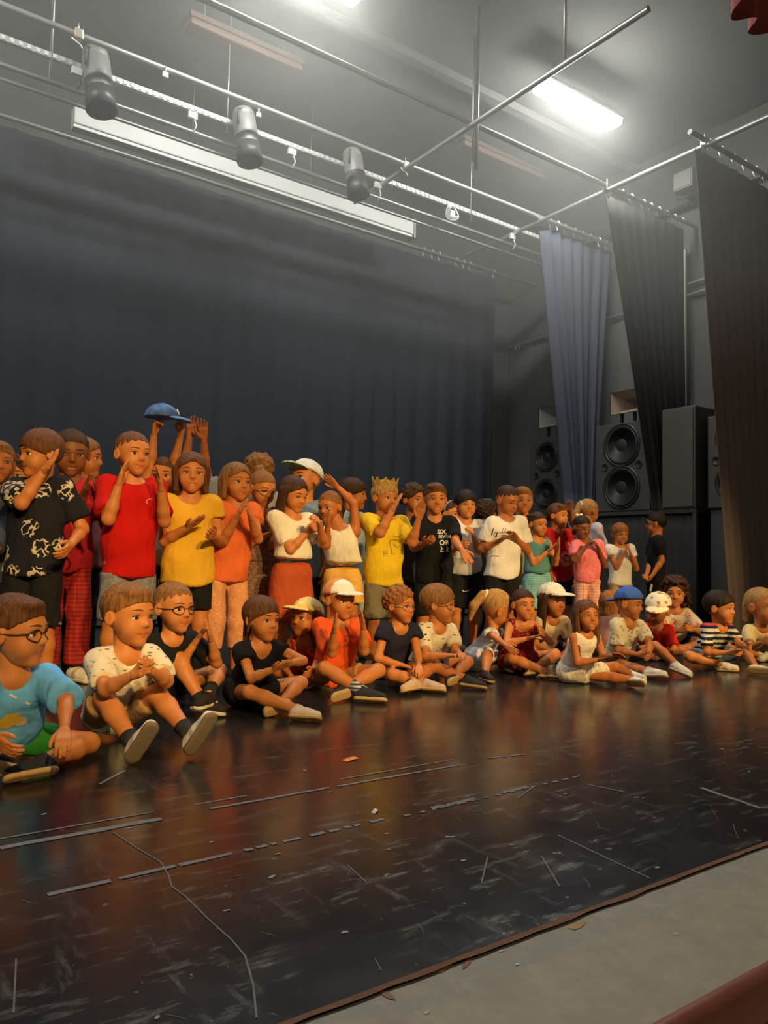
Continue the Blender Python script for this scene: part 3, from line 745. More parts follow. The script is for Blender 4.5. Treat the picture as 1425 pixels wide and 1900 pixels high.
_EDG = [(a, b) for a in range(8) for b in range(a + 1, 8) if sum(abs(_CORN[a][q] - _CORN[b][q]) for q in range(3)) == 1]
def _nets(f, lo, vox):
    f[0] = f[-1] = .5; f[:, 0] = f[:, -1] = .5; f[:, :, 0] = f[:, :, -1] = .5
    s = f < 0
    m = tuple(q - 1 for q in f.shape)
    cnt = np.zeros(m, np.int8)
    for c in _CORN: cnt += s[c[0]:c[0] + m[0], c[1]:c[1] + m[1], c[2]:c[2] + m[2]]
    I, J, K = np.nonzero((cnt > 0) & (cnt < 8))
    ids = np.full(m, -1, np.int32); ids[I, J, K] = np.arange(len(I))
    cv = [f[I + c[0], J + c[1], K + c[2]] for c in _CORN]
    acc = np.zeros((len(I), 3), np.float32); num = np.zeros(len(I), np.float32)
    for a, b in _EDG:
        fa, fb = cv[a], cv[b]; x = (fa < 0) != (fb < 0)
        t = np.where(x, fa / np.where(x, fa - fb, 1), 0)
        ca, cb = np.array(_CORN[a], np.float32), np.array(_CORN[b], np.float32)
        acc += np.where(x[:, None], ca + t[:, None] * (cb - ca), 0); num += x
    v = lo + (np.stack([I, J, K], 1) + acc / num[:, None]) * vox
    fs = []
    for ax in range(3):
        o1, o2 = [(1, 2), (2, 0), (0, 1)][ax]
        sa = [slice(None)] * 3; sb = [slice(None)] * 3; sa[ax] = slice(0, -1); sb[ax] = slice(1, None)
        A, B = s[tuple(sa)], s[tuple(sb)]
        E = np.argwhere(A != B)
        E = E[(E[:, o1] > 0) & (E[:, o2] > 0)]
        sgn = A[E[:, 0], E[:, 1], E[:, 2]]
        def cid(d1, d2):
            q = E.copy(); q[:, o1] += d1; q[:, o2] += d2; return ids[q[:, 0], q[:, 1], q[:, 2]]
        Q = np.stack([cid(-1, -1), cid(0, -1), cid(0, 0), cid(-1, 0)], 1)
        Q[~sgn] = Q[~sgn][:, ::-1]
        fs.append(Q)
    F = np.concatenate(fs); F = F[(F >= 0).all(1)]
    return v, F
def merge(parts):
    vs, fs, ms, b = [], [], [], 0
    for v, f, m in parts:
        vs.append(v); fs.append(f + b); ms.append(np.full(len(f), m) if np.isscalar(m) else m); b += len(v)
    return np.concatenate(vs), np.concatenate(fs), np.concatenate(ms)

# ------------------------------------------------------------------ templates in head units (chin z=0, crown z=1, face +y)
_T = {}
def head_t(vox):
    key = ('head', vox)
    if key not in _T:
        U = lambda s, k=.05: ('u', s, k)
        ops = [U(ell((0, -.06, .615), (.365, .43, .385))), U(ell((0, .10, .37), (.275, .27, .35)), .12), U(ell((0, .255, .095), (.10, .085, .085)), .10),
               U(ell((.15, .19, .31), (.13, .13, .14)), .08), U(ell((-.15, .19, .31), (.13, .13, .14)), .08),
               U(cone((-.15, .285, .585), (.15, .285, .585), .06), .07),
               ('s', ell((.145, .43, .485), (.10, .105, .062)), .05), ('s', ell((-.145, .43, .485), (.10, .105, .062)), .05),
               U(cone((0, .335, .50), (0, .395, .385), .030, .048), .045), U(ell((.042, .365, .365), (.034, .045, .032)), .02), U(ell((-.042, .365, .365), (.034, .045, .032)), .02),
               U(cone((-.085, .312, .234), (.085, .312, .234), .030), .03), U(cone((-.06, .320, .188), (.06, .320, .188), .033), .03),
               ('s', cone((0, .355, .210), (.12, .330, .228), .014), .018), ('s', cone((0, .355, .210), (-.12, .330, .228), .014), .018)]
        for sx in (1, -1):
            ops += [U(ell((sx * .375, -.045, .47), (.035, .085, .125), Matrix.Rotation(-.35 * sx, 3, 'Z')), .02), ('s', ell((sx * .415, -.03, .49), (.025, .045, .075)), .02)]
        v, f = solid(ops, vox); c = v[f].mean(1)
        lip = ((c[:, 0] / .118) ** 2 + ((c[:, 2] - .207 - .8 * c[:, 0] ** 2) / .038) ** 2 < 1) & (c[:, 1] > .28)
        _T[key] = (v, f, lip.astype(int))
    return _T[key]
def surf_y(vox):
    key = ('surf', vox)
    if key not in _T:
        v, f, _ = head_t(vox); bv = BVHTree.FromPolygons([Vector(p) for p in v], f.tolist())
        def fn(x, z):
            h = bv.ray_cast(Vector((x, 2, z)), Vector((0, -1, 0))); return h[0].y if h[0] is not None else .3
        _T[key] = fn
    return _T[key]
def streak(n, amp):
    def fn(X, Y, Z):
        az = np.arctan2(X, Y + .06); return amp * (np.sin(az * n + 7 * Z) * .6 + np.sin(az * n * 2.3 + 3 * Z + 1) * .4)
    return fn
def hair_t(style, vox):
    key = ('hair', style, vox)
    if key in _T: return _T[key]
    U = lambda s, k=.06: ('u', s, k)
    face_cut = ('s', ell((0, .40, .36), (.27, .30, .40)), .05)
    shell = lambda g=.0: U(ell((0, -.078, .652), (.388 + g, .458 + g, .405 + g)))
    rnd = random.Random(style)
    if style in ('short', 'crop', 'fringe', 'tuft', 'tiedfringe'):
        g = {'short': .0, 'crop': -.022, 'fringe': .012, 'tuft': .005, 'tiedfringe': .012}[style]
        ops = [shell(g), ('d', streak(17, .013)), ('i', (0, 0, {'fringe': .475, 'tiedfringe': .475, 'crop': .56}.get(style, .515)), (0, .62 if 'fringe' not in style else .50, -1))]
        if style in ('short', 'tuft'): ops += [U(ell((.05, .23, .885), (.24, .14, .085)), .10)]
        if style == 'tuft': ops += [U(ell((0, -.1, 1.05), (.12, .2, .08)), .06)]
        ops += [('s', ell((.40, -.01, .44), (.09, .11, .15)), .03), ('s', ell((-.40, -.01, .44), (.09, .11, .15)), .03)]
        if style == 'tiedfringe': ops += [U(cone((0, -.46, .50), (0, -.55, .0), .13, .08), .06)] + [U(cone((s * .36, .03, .62), (s * .37, -.08, .22), .06, .03), .06) for s in (1, -1)]
        if 'fringe' in style: ops += [('s', ell((0, .40, .36), (.30, .30, .33)), .03)]
    elif style == 'bowl':
        ops = [shell(.025), ('d', streak(12, .008)), ('i', (0, 0, .44), (0, .42, -1)), ('s', ell((0, .42, .36), (.30, .30, .30)), .04)]
    elif style in ('bob', 'long', 'longfringe', 'shoulder'):
        zb = {'bob': .02, 'shoulder': -.22, 'long': -.75, 'longfringe': -.35}[style]
        ops = [shell(.01), ('i', (0, 0, .50), (0, .62, -1))]
        for x in (-.33, -.24, -.12, 0, .12, .24, .33):
            ops.append(U(cone((x, -.27 + .5 * abs(x), .55), (x * 1.08, -.30 + .45 * abs(x), zb), .15, .085), .08))
        for s in (-1, 1): ops.append(U(cone((s * .345, .02, .66), (s * .36, .0, zb + .06), .085, .06), .08))
        ops += [('d', streak(15, .012)), ('s', ell((0, .38, .34), (.285, .31, .43 if 'fringe' not in style else .30)), .05)]
    elif style in ('tied', 'pony', 'bun', 'braids', 'bow'):
        ops = [shell(-.015), ('d', streak(16, .006)), ('i', (0, 0, .565), (0, .60, -1)), ('s', ell((.41, -.01, .45), (.08, .11, .15)), .03), ('s', ell((-.41, -.01, .45), (.08, .11, .15)), .03)]
        if style == 'pony': ops += [U(ell((0, -.52, .75), (.10, .10, .10)), .05), U(cone((0, -.56, .72), (0, -.66, .35), .11, .13), .06), U(cone((0, -.66, .35), (0, -.60, -.05), .13, .05), .06)]
        if style == 'bun': ops += [U(ell((0, -.35, 1.0), (.17, .17, .15)), .04)]
        if style in ('tied', 'bow'): ops += [U(cone((0, -.48, .55), (0, -.53, .12), .13, .09), .06)]
        if style == 'braids':
            for s in (-1, 1):
                for q in range(7): ops.append(U(ell((s * (.33 + .01 * (q % 2)), -.22 - .01 * q, .36 - .09 * q), (.065, .065, .06)), .015))
            for q in range(5): ops.append(U(cone((-.3 + .15 * q, .12, .93 - .04 * abs(q - 2)), (-.3 + .15 * q, -.35, .93 - .04 * abs(q - 2)), .045), .02))
    elif style in ('curly', 'curlylong', 'frizz'):
        ops = [shell(.0)]; N = 90 if style != 'curlylong' else 120
        for q in range(N):
            z = 1 - 1.55 * (q + .5) / N; r = math.sqrt(max(0, 1 - z * z)); t = q * 2.39996
            x, y = r * math.cos(t), r * math.sin(t)
            if y > .35 and z < .42: continue
            if y > -.05 and z < -.05 and style != 'curlylong': continue
            if y > .15 and z < .1: continue
            s = {'curly': 1.0, 'curlylong': 1.16, 'frizz': 1.05}[style] * rnd.uniform(.95, 1.06)
            ops.append(U(ell((x * .38 * s, -.075 + y * .45 * s, .635 + z * .42 * s), (rnd.uniform(.065, .10),) * 3), .02))
        if style == 'curlylong':
            for q in range(46):
                s = -1 if q % 2 else 1; ops.append(U(ell((s * rnd.uniform(.30, .50), rnd.uniform(-.38, .06), rnd.uniform(.0, .5)), (rnd.uniform(.065, .095),) * 3), .02))
        ops += [('i', (0, 0, .42), (0, .62, -1))] if style != 'curlylong' else []
        ops += [('s', ell((0, .40, .38), (.27, .31, .39)), .03)]
    else: raise ValueError(style)
    _T[key] = solid(ops, vox); return _T[key]
def cap_t(vox):
    key = ('cap', vox)
    if key not in _T:
        c = solid([('u', ell((0, -.07, .64), (.425, .49, .43)), .02), ('d', lambda X, Y, Z: -.006 * np.cos(6 * np.arctan2(X, Y + .07)) + 0 * Z), ('i', (0, 0, .66), (0, .10, -1)), ('u', ell((0, -.07, 1.075), (.035, .035, .02)), .01)], vox)
        b = solid([('u', ell((0, .40, .64), (.36, .40, .10)), .01), ('s', ell((0, .38, .60), (.37, .42, .10)), .01), ('i', (0, .22, 0), (0, -1, 0)), ('i', (0, 0, .55), (0, 0, -1))], vox * .7)
        _T[key] = (c, b)
    return _T[key]
def hand_t(pose, vox):
    """left hand: wrist at origin, fingers +y, palm faces +z, thumb on -x side"""
    key = ('hand', pose, vox)
    if key in _T: return _T[key]
    curl, spread, tc = {'flat': (.10, .03, .25), 'relax': (.45, .0, .5), 'curl': (.85, .0, .8), 'spread': (.06, .13, .1), 'grip': (1.25, -.02, 1.0)}[pose]
    U = lambda s, k=.03: ('u', s, k)
    ops = [U(cone((0, -.10, 0), (0, .10, 0), .125, .12))]
    for x in (-.15, -.05, .05, .14): ops.append(U(cone((x * .55, .06, 0), (x, .44, 0), .085, .075), .05))
    for x, L, r in ((-.165, .40, .058), (-.055, .47, .060), (.055, .43, .057), (.155, .32, .050)):
        p = V3(x, .46, 0); ang = 0.0; sp = -x * 0 + x * spread * 6
        for q, fr in enumerate((.45, .32, .23)):
            ang += curl * (.55, 1.0, .7)[q]
            d = nrm(V3(math.sin(sp) * math.cos(ang), math.cos(sp) * math.cos(ang), math.sin(ang)))
            e = p + d * L * fr; ops.append(U(cone(p, e, r * (1 - .09 * q), r * (.91 - .10 * q)), .012)); p = e
    p = V3(-.13, .12, .03); d = nrm(V3(-.75 + .3 * tc, .75, .25 * tc))
    for q, L in enumerate((.20, .16, .12)):
        e = p + d * L; ops.append(U(cone(p, e, (.085, .066, .058)[q], (.066, .058, .048)[q]), .02)); p = e; d = nrm(d + V3(.28, .2, .25 * tc))
    _T[key] = solid(ops, vox); return _T[key]
def shoe_t(vox, kind='trainer'):
    """foot length 1: heel y=-.27, toe y=.73, ankle axis at y=0, ground z=0, ankle z~.36"""
    key = ('shoe', vox, kind)
    if key in _T: return _T[key]
    U = lambda s, k=.08: ('u', s, k)
    if kind == 'sandal':
        up = solid([U(cone((-.13, .02, .20), (.13, .02, .20), .05), .02), U(cone((-.15, .40, .16), (.15, .40, .16), .055), .02), U(cone((-.14, .58, .12), (.14, .58, .12), .05), .02), U(cone((0, .4, .2), (0, .03, .26), .03), .02)], vox)
    else:
        up = solid([U(cone((0, -.12, .17), (0, .2, .17), .155, .165)), U(cone((0, .2, .16), (.01, .56, .12), .165, .145)), U(cone((0, -.03, .2), (0, -.01, .40), .145, .125, fb=True)), U(ell((0, .25, .26), (.09, .2, .06)), .05), ('i', (0, 0, .06), (0, 0, -1))], vox)
    so = solid([U(cone((0, -.12, .06), (0, .15, .06), .168, .16), .06), U(cone((0, .15, .06), (.015, .56, .06), .16, .170), .06), ('i', (0, 0, .105), (0, 0, 1)), ('i', (0, 0, 0), (0, 0, -1))], vox)
    _T[key] = (up, so); return _T[key]
def foot_prims(A, F, L, bare=False):
    """skin-side foot inside the shoe; A ankle, F 3x3 columns (side,toe,up)"""
    g = lambda x, y, z: A + F @ (V3(x, y, z - .34) * L)
    return [cone(g(0, 0, .36), g(0, -.12, .16), .10 * L, .11 * L), cone(g(0, -.1, .16), g(0, .3, .16), .10 * L, .11 * L), cone(g(0, .3, .15), g(0, .55, .12), .11 * L, .085 * L)]

# ------------------------------------------------------------------ a child
SK1, SK2, SK3, SK4 = (.66, .43, .30), (.60, .37, .24), (.40, .215, .125), (.72, .50, .37)
M_LIP = plain('lips', (.50, .17, .13), .45)
M_EYE = [plain('eye_white', (.78, .76, .72), .3), plain('iris_dark', (.05, .03, .02), .25), plain('lash', (.05, .03, .02), .6)]
KIDS = []
def eyeball():
    if 'eye' in _T: return _T['eye']
    v = []; f = []; mi = []; nu, nv = 14, 9
    for j in range(nv + 1):
        ph = PI * .5 * j / nv          # from front pole outwards
        for i in range(nu):
            t = 2 * PI * i / nu; v.append((math.sin(ph) * math.cos(t), math.cos(ph), math.sin(ph) * math.sin(t)))
    for j in range(nv):
        for i in range(nu):
            f.append((j * nu + i, (j + 1) * nu + i, (j + 1) * nu + (i + 1) % nu, j * nu + (i + 1) % nu)); mi.append(1 if j < 4 else 0)
    _T['eye'] = (np.array(v), np.array(f), np.array(mi)); return _T['eye']

def solve(px, c, L, near=True, stretch=1.0):
    """point on the pixel's ray at distance L from joint c (nearer or farther crossing); falls back to the direction of closest approach"""
    d = ray(*px); oc = CAM - c; b = float(d @ oc); q = float(oc @ oc) - L * L; disc = b * b - q
    if disc <= 0:
        p = CAM + d * (-b); return c + nrm(p - c) * L * stretch
    t = -b - math.sqrt(disc) if near else -b + math.sqrt(disc)
    return CAM + d * t

def kid(label, top, Y, yaw=0, hy=None, hp=0, hr=0, pose='stand', H=None, lean=None, R=None, L=None, legR=None, legL=None,
        shirt=None, bottom=None, shoes=None, sock=None, hair=('short', (.10, .06, .035)), skin=SK1, glasses=None, cap=None,
        hh=None, vox=.0112, side=0.0, bare=False, dress=None, group=None, fat=1.0, eyes=True, extra=None, hs=1.0, spread=1.0, armlen=1.0, bx=0.0):
    fat = fat * .85
    T = atY(top[0], top[1], Y)
    S = T[2]
    P = V3(T[0], T[1], 0)
    if H is None: H = S if pose == 'stand' else S / .55
    # direction towards the camera and image-right at this spot
    tc = nrm(V3(CAM[0] - P[0], CAM[1] - P[1], 0)); ir = nrm(np.cross(-tc, V3(0, 0, 1)))
    def hd(y): y = math.radians(y); return tc * math.cos(y) + ir * math.sin(y)
    def cv(t): return nrm(ir * t[0] + tc * t[1] + V3(0, 0, 1) * t[2])     # (image right, towards camera, up)
    f = hd(yaw); u = V3(0, 0, 1); r = np.cross(f, u)
    hf0 = hd(yaw if hy is None else hy)
    hh = H * (.172 if pose == 'stand' else .182) if hh is None else hh * np.linalg.norm(T - CAM) / FPX
    # ---- skeleton
    hr0 = np.cross(hf0, u); a = math.radians(hp)
    hf = hf0 * math.cos(a) - u * math.sin(a); hu = u * math.cos(a) + hf0 * math.sin(a)
    b = math.radians(hr); hrr = hr0 * math.cos(b) + hu * math.sin(b); hu = hu * math.cos(b) - hr0 * math.sin(b)
    HM = np.stack([hrr, hf, hu], 1)
    HC = T - u * (.53 * hh) - hf * .0             # centre of head
    def hp_(x, y, z): return HC + HM @ (V3(x, y, z - .5) * hh)
    if pose == 'stand':
        nb = V3(T[0], T[1], S - hh * 1.12) - f * .01
        pel = V3(P[0], P[1], .515 * H) - f * (lean or 0) * H + ir * side * H
    else:
        nb = V3(T[0], T[1], S - hh * 1.10)
        if lean is None:
            dz = nb[2] - .085 * H; bl = math.sqrt(max((.295 * H) ** 2 - dz * dz, .0004))
        else: bl = lean * H
        pel = V3(P[0], P[1], .082 * H) - f * bl * .8 + ir * side * H
    nb = nb + ir * bx * H; pel = pel + ir * bx * H
    up_t = nrm(nb - pel); tf = nrm(np.cross(up_t, r)) ; tf = nrm(f - up_t * (f @ up_t))
    sh = {s: nb - up_t * .032 * H + r * s * (.094 + .0 * fat) * H for s in (1, -1)}
    hip = {s: pel + r * s * .05 * H - up_t * .01 * H for s in (1, -1)}
    base = V3(pel[0], pel[1], 0)
    rz = math.atan2(-f[0], f[1])
    e = empty('person', base, label, 'child', group, rz=rz)
    LR = np.stack([r, f, u], 0)
    def loc(v): return (v - base) @ LR.T
    UA, FA, HL = .160 * H * armlen, .130 * H * armlen, .108 * H
    TH, CA = .225 * H, .225 * H
    body = [('u', s_, .016 * H) for s_ in (
        cone(pel + r * .038 * H, pel - r * .038 * H, .054 * H * fat), cone(pel * .62 + nb * .38 + r * .034 * H, pel * .62 + nb * .38 - r * .034 * H, .048 * H * fat),
        cone(pel * .3 + nb * .7 + r * .042 * H, pel * .3 + nb * .7 - r * .042 * H, .058 * H * fat), cone(sh[1] - r * .02 * H, sh[-1] + r * .02 * H, .034 * H))]
    body += [('u', cone(nb - up_t * .02 * H, hp_(0, -.12, .30), .042 * H, .036 * H), .025 * H)]
    arms = {}; hands = []
    for s, spec in ((1, R), (-1, L)):
        spec = spec or 'down'
        hp2, palm = 'relax', None
        if spec == 'down':
            el = sh[s] + nrm(-u + r * s * .16 - f * .06) * UA; wr = el + nrm(-u + f * .22) * FA; hdir = nrm(-u + f * .15); palm = -r * s
        elif spec == 'lap':
            el = sh[s] + nrm(-u * .9 + r * s * .2 + f * .1) * UA; wr = el + nrm(f * .8 - r * s * .55 - u * .25) * FA; hdir = nrm(wr - el); palm = -u
        else:
            ep, hpx = spec[0], spec[1]
            if len(spec) > 2 and spec[2]: hp2 = spec[2]
            if len(spec) > 3 and spec[3]: palm = cv(spec[3])
            el = solve(ep[:2], sh[s], UA, (len(ep) < 3 or ep[2] == 'n'))
            hc = solve(hpx[:2], el, FA + HL * .42, (len(hpx) < 3 or hpx[2] == 'n'))
            hdir = nrm(hc - el); wr = el + hdir * FA
            if len(spec) > 4 and spec[4]: hdir = nrm(cv(spec[4]))
        if palm is None: palm = -r * s
        if not isinstance(spec, str):
            tors = [o_[1] for o_ in body[:4]]
            def clear(p, m_):
                dv = nrm(CAM - p)
                for _ in range(40):
                    dd = min(float(_dist(t_, p[0], p[1], p[2])) for t_ in tors)
                    if dd > m_: break
                    p = p + dv * .008
                return p
            el = clear(el, .012 * H); wr = clear(wr, .040 * H); 
            mid = (el + wr) / 2; mid2 = clear(mid, .034 * H); wr = wr + (mid2 - mid) * 1.2; el = el + (mid2 - mid) * .6
            if not (len(spec) > 4 and spec[4]): hdir = nrm(wr - el)
        for q in (el, wr): q[2] = max(q[2], .03 * H)
        arms[s] = (el, wr)
        body += [('u', cone(sh[s], el, .0285 * H, .0235 * H), .02 * H), ('u', cone(el, el * .65 + wr * .35, .0225 * H, .0225 * H), .012 * H), ('u', cone(el * .65 + wr * .35, wr, .0225 * H, .0155 * H), .012 * H)]
        pz = nrm(palm - hdir * (palm @ hdir)); px_ = np.cross(hdir, pz)
        tv, tf_ = hand_t(hp2, .034 if vox <= .0115 else .042)
        v = tv.copy()
        # template is a right hand: a left hand (thumb at -x when fingers +y and palm +z); mirror for the right
        fl_ = tf_
        if s == 1: v[:, 0] *= -1; fl_ = tf_[:, ::-1]
        hands.append((wr + (v * HL) @ np.stack([px_, hdir, pz], 0), fl_, 0))
    legs = {}
    for s, spec in ((1, legR), (-1, legL)):
        toe = None; sole = None
        if pose == 'stand':
            kn = V3(base[0], base[1], .275 * H) + r * s * .056 * H * spread + f * .01 * H; an = V3(base[0], base[1], .052 * H) + r * s * .06 * H * spread - f * .01 * H
            toe, upv = nrm(f + r * s * .22), u
        else:
            spec = spec or 'cross'
            if spec == 'cross':
                kn = hip[s] + nrm(f * .62 + r * s * .85 + u * .10) * TH; an = kn + nrm(f * .42 - r * s * 1.0 - u * .32) * CA; an[2] = max(an[2], .045 * H)
                toe, upv = nrm(-r * s * .75 + f * .5), nrm(r * s * .25 + f * .2 + u * .9)
            elif spec == 'up':
                kn = hip[s] + nrm(f * .8 + r * s * .2 + u * .75) * TH; an = V3(kn[0], kn[1], 0) + f * .06 * H; an[2] = .05 * H
                toe, upv = f, u
            else:
                kn = solve(spec[0][:2], hip[s], TH, len(spec[0]) < 3 or spec[0][2] == 'n'); kn[2] = max(kn[2], .045 * H)
                an = solve(spec[1][:2], kn, CA, len(spec[1]) < 3 or spec[1][2] == 'n')
                if len(spec[1]) > 2 and spec[1][2] == 'g' or an[2] < .04 * H: an = atZ(spec[1][0], spec[1][1], .045 * H)
                lc = np.linalg.norm(an - kn)
                if lc > 1.18 * CA: print('LONG CALF', label[:40], round(lc / CA, 2)); an = kn + (an - kn) / lc * CA * 1.18
                if lc < .6 * CA: print('SHORT CALF', label[:40], round(lc / CA, 2))
                an[2] = max(an[2], .04 * H)
                toe = cv(spec[2]) if len(spec) > 2 else nrm(f + u * .1)
                upv = -cv(spec[3]) if len(spec) > 3 else u
        legs[s] = (kn, an)
        fr = fat
        body += [('u', cone(hip[s], kn, .052 * H * fr, .034 * H), .02 * H), ('u', cone(kn, kn * .68 + an * .32, .033 * H, .034 * H), .015 * H), ('u', cone(kn * .68 + an * .32, an, .034 * H, .021 * H), .015 * H)]
        toe = nrm(toe); upv = nrm(upv - toe * (upv @ toe)); sd = np.cross(toe, upv)
        FM = np.stack([sd, toe, upv], 1); FL = .150 * H
        body += [('u', q, .01) for q in foot_prims(an, FM, FL)]
        legs[s] = (kn, an, FM, FL)
        # keep the shoe's lowest point on or above the ground
    bv, bf = solid(body, vox)
    hvox = .024 if vox <= .0115 else .034
    hv, hfc, hm = head_t(hvox); sfy = surf_y(hvox)
    parts = [(bv, bf, 0), (HC + ((hv - V3(0, 0, .5)) * hh) @ HM.T, hfc, hm)] + hands
    v, fc, ms = merge(parts)
    v[:, 2] = np.maximum(v[:, 2], .003)
    sm = skinmat(skin)
    lipm = plain('lips_%d' % (int(skin[0] * 100)), (skin[0] * .80, skin[1] * .52, skin[2] * .50), .45)
    bo = mk('body', loc(v), fc, [sm, lipm], e, True, ms)
    bo['label'] = 'skin: face, arms and legs'
    # ---- face parts
    if eyes:
        ev, ef, em = eyeball()
        for s in (1, -1):
            ew = V3(.080, .045, .040) if hp < 14 else V3(.076, .040, .022)
            ey = max(sfy(s * .145, .488), sfy(s * .17, .488)) - .028
            q = (ev * ew) ; w_ = HC + ((q + V3(s * .145, ey, .488 - .5)) * hh) @ HM.T
            # upper lash line as a small dark arc
            la = MB().tube([(s * .145 + x, ey + ew[1] * math.sqrt(max(0, 1 - (x / .084) ** 2)) + .004, .488 + ew[2] * math.sqrt(max(0, 1 - (x / .084) ** 2)) * 1.0) for x in (-.078, -.05, -.018, .018, .05, .078)], .010, 5)
            lv = HC + ((np.array(la.v) - V3(0, 0, .5)) * hh) @ HM.T
            vv = np.concatenate([w_, lv]); ff = [list(x) for x in ef] + [[i + len(w_) for i in x] for x in la.f]
            mk('eye', loc(vv), ff, M_EYE, e, True, list(em) + [2] * len(la.f))
            bz = .602
            br = MB().tube([(s * (.145 + x), sfy(s * (.145 + x), bz) + .004, bz + .018 * (1 - ((x - .01) / .09) ** 2)) for x in (-.085, -.04, .0, .04, .085)], [.008, .013, .015, .012, .005], 6)
            wv = HC + ((np.array(br.v) - V3(0, 0, .5)) * hh) @ HM.T
            hc_ = hair[1]; mk('eyebrow', loc(wv), br.f, plain('brow_%.2f' % hc_[0], tuple(x * .75 for x in hc_), .7), e, True)
    if hair:
        tv, tf2 = hair_t(hair[0], .028 if vox <= .0115 else .042)
        mk('hair', loc(HC + ((tv - V3(0, 0, .5)) * hh) @ HM.T), tf2, hairmat(hair[1]), e, True)
        if hair[0] in ('tied', 'pony', 'bow'):
            z = {'tied': .56, 'pony': .755, 'bow': .58}[hair[0]]
            sc_ = MB().lathe([(.115, -.03), (.15, -.012), (.15, .012), (.115, .03)], (0, -.50, z), (0, -1, .2), 12)
            mk('hair_tie', loc(HC + ((np.array(sc_.v) - V3(0, 0, .5)) * hh) @ HM.T), sc_.f, plain('hair_tie_%d' % (len(KIDS) % 3), ((.7, .66, .6), (.45, .12, .12), (.75, .70, .25))[len(KIDS) % 3], .8), e, True)
    if glasses:
        g = MB()
        for s in (1, -1):
            g.tube([(s * .15 + .105 * math.cos(t), .375 - .10 * max(0, math.cos(t) * s) ** 2, .475 + .083 * math.sin(t)) for t in [2 * PI * i / 18 for i in range(19)]], .009, 5, cap=False)
            g.tube([(s * .25, .315, .50), (s * .345, .16, .50), (s * .392, -.06, .505), (s * .39, -.13, .45)], .010, 5)
        g.tube([(-.05, .385, .495), (0, .40, .51), (.05, .385, .495)], .010, 5)
        mk('glasses', loc(HC + ((np.array(g.v) - V3(0, 0, .5)) * hh) @ HM.T), g.f, glasses, e, True)
    if cap:
        (cv_, cf), (bv_, bf_) = cap_t(.036)
        back = cap.get('back'); tilt = math.radians(cap.get('tilt', 0)); ca = math.radians(cap.get('turn', 180 if back else 0))
        CMx = np.array(Matrix.Rotation(ca, 3, 'Z') @ Matrix.Rotation(tilt, 3, 'X'))
        tr = lambda q: HC + (((q - V3(0, -.06, .66)) @ CMx.T + V3(0, -.06, .66) - V3(0, 0, .5)) * hh) @ HM.T
        co = mk('cap', loc(tr(cv_)), cf, cap['crown'], e, True); co['label'] = cap.get('label', 'cap')
        if cap.get('front'):
            cc = cv_[cf].mean(1); fm = (cc[:, 1] > .10)
            co.data.materials.append(cap['front']); co.data.polygons.foreach_set('material_index', fm.astype(np.int32))
        bb = mk('cap_brim', loc(tr(bv_)), bf_, [cap['brim'], cap.get('under', cap['brim'])], co, True)
        cc = bv_[bf_]; nn = np.cross(cc[:, 1] - cc[:, 0], cc[:, 2] - cc[:, 0]); bb.data.polygons.foreach_set('material_index', (nn[:, 2] < 0).astype(np.int32))
    # ---- clothes
    def zpix(vv):      # height of an image row at this child's depth
        return atY(top[0], vv, Y)[2]
    made = {}
    def torso_cloth(c, name):
        ops = []; g = c.get('loose', 1.0)
        zh = zpix(c['hem']) if 'hem' in c else None
        if pose == 'stand':
            zh = .44 * H if zh is None else zh; hemc = V3(pel[0], pel[1], zh); t_ax = -u
        else:
            hemc = pel - up_t * .02 * H if not c.get('crop') else pel * .75 + nb * .25; t_ax = -up_t
        wch, wh = .048 * H * fat, .046 * H * fat * c.get('flare', 1.0)
        ch = pel * .28 + nb * .72
        for s in (1, -1, 0):
            ops.append(('u', cone(ch + r * s * wch, hemc + r * s * wh, .064 * H * g * fat, (.068 if s else .070) * H * g * fat * c.get('flare', 1.0), fb=True), .03 * H))
        ops.append(('u', cone(sh[1] - r * .015 * H, sh[-1] + r * .015 * H, .041 * H), .03 * H))
        sl = c.get('sleeve', 'short')
        if sl != 'none':
            fr = {'short': .72, 'cap': .34, 'long': 1.0, 'half': .95}[sl]
            for s in (1, -1):
                el, wr = arms[s]; endp = sh[s] + (el - sh[s]) * fr; big = 1.0 if sl != 'half' else 1.25
                ops.append(('u', cone(sh[s] - (el - sh[s]) * .05, endp, .038 * H * big, (.040 if sl != 'cap' else .044) * H * big, fb=(sl != 'long')), .018 * H))
                if sl == 'long': ops.append(('u', cone(el, wr, .037 * H, .028 * H, fb=True), .015 * H))
        nk = c.get('neck', 'crew')
        if sl == 'none':
            for s in (1, -1): ops.append(('s', ell(sh[s] + r * s * .022 * H + u * .01 * H, (.036 * H, .05 * H, .055 * H), LR), .02 * H))
        rr = {'crew': .050, 'wide': .066, 'tank': .072, 'vee': .058}[nk] * H
        ops.append(('s', cone(nb + up_t * .012 * H + tf * .012 * H, nb + up_t * .2 * H + tf * .012 * H, rr), .012 * H))
        if nk in ('tank', 'vee'): ops.append(('s', ell(nb + tf * .07 * H - up_t * .012 * H, (.045 * H, .05 * H, .05 * H), LR), .012 * H))
        rs = random.Random(len(KIDS) * 7 + 1); p1, p2, p3 = (rs.uniform(0, 6) for _ in range(3))
        def fold(X, Y, Z):
            a_ = X * 31 / H + Y * 23 / H; return .0042 * H * (np.sin(a_ + Z * 26 / H + p1) + .8 * np.sin(a_ * .7 - Z * 41 / H + p2)) - .0045 * H
        ops.append(('d', fold))
        tv, tf2 = solid(ops, vox); tv[:, 2] = np.maximum(tv[:, 2], .004)
        o = mk(name, loc(tv), tf2, c['mat'], e, True)
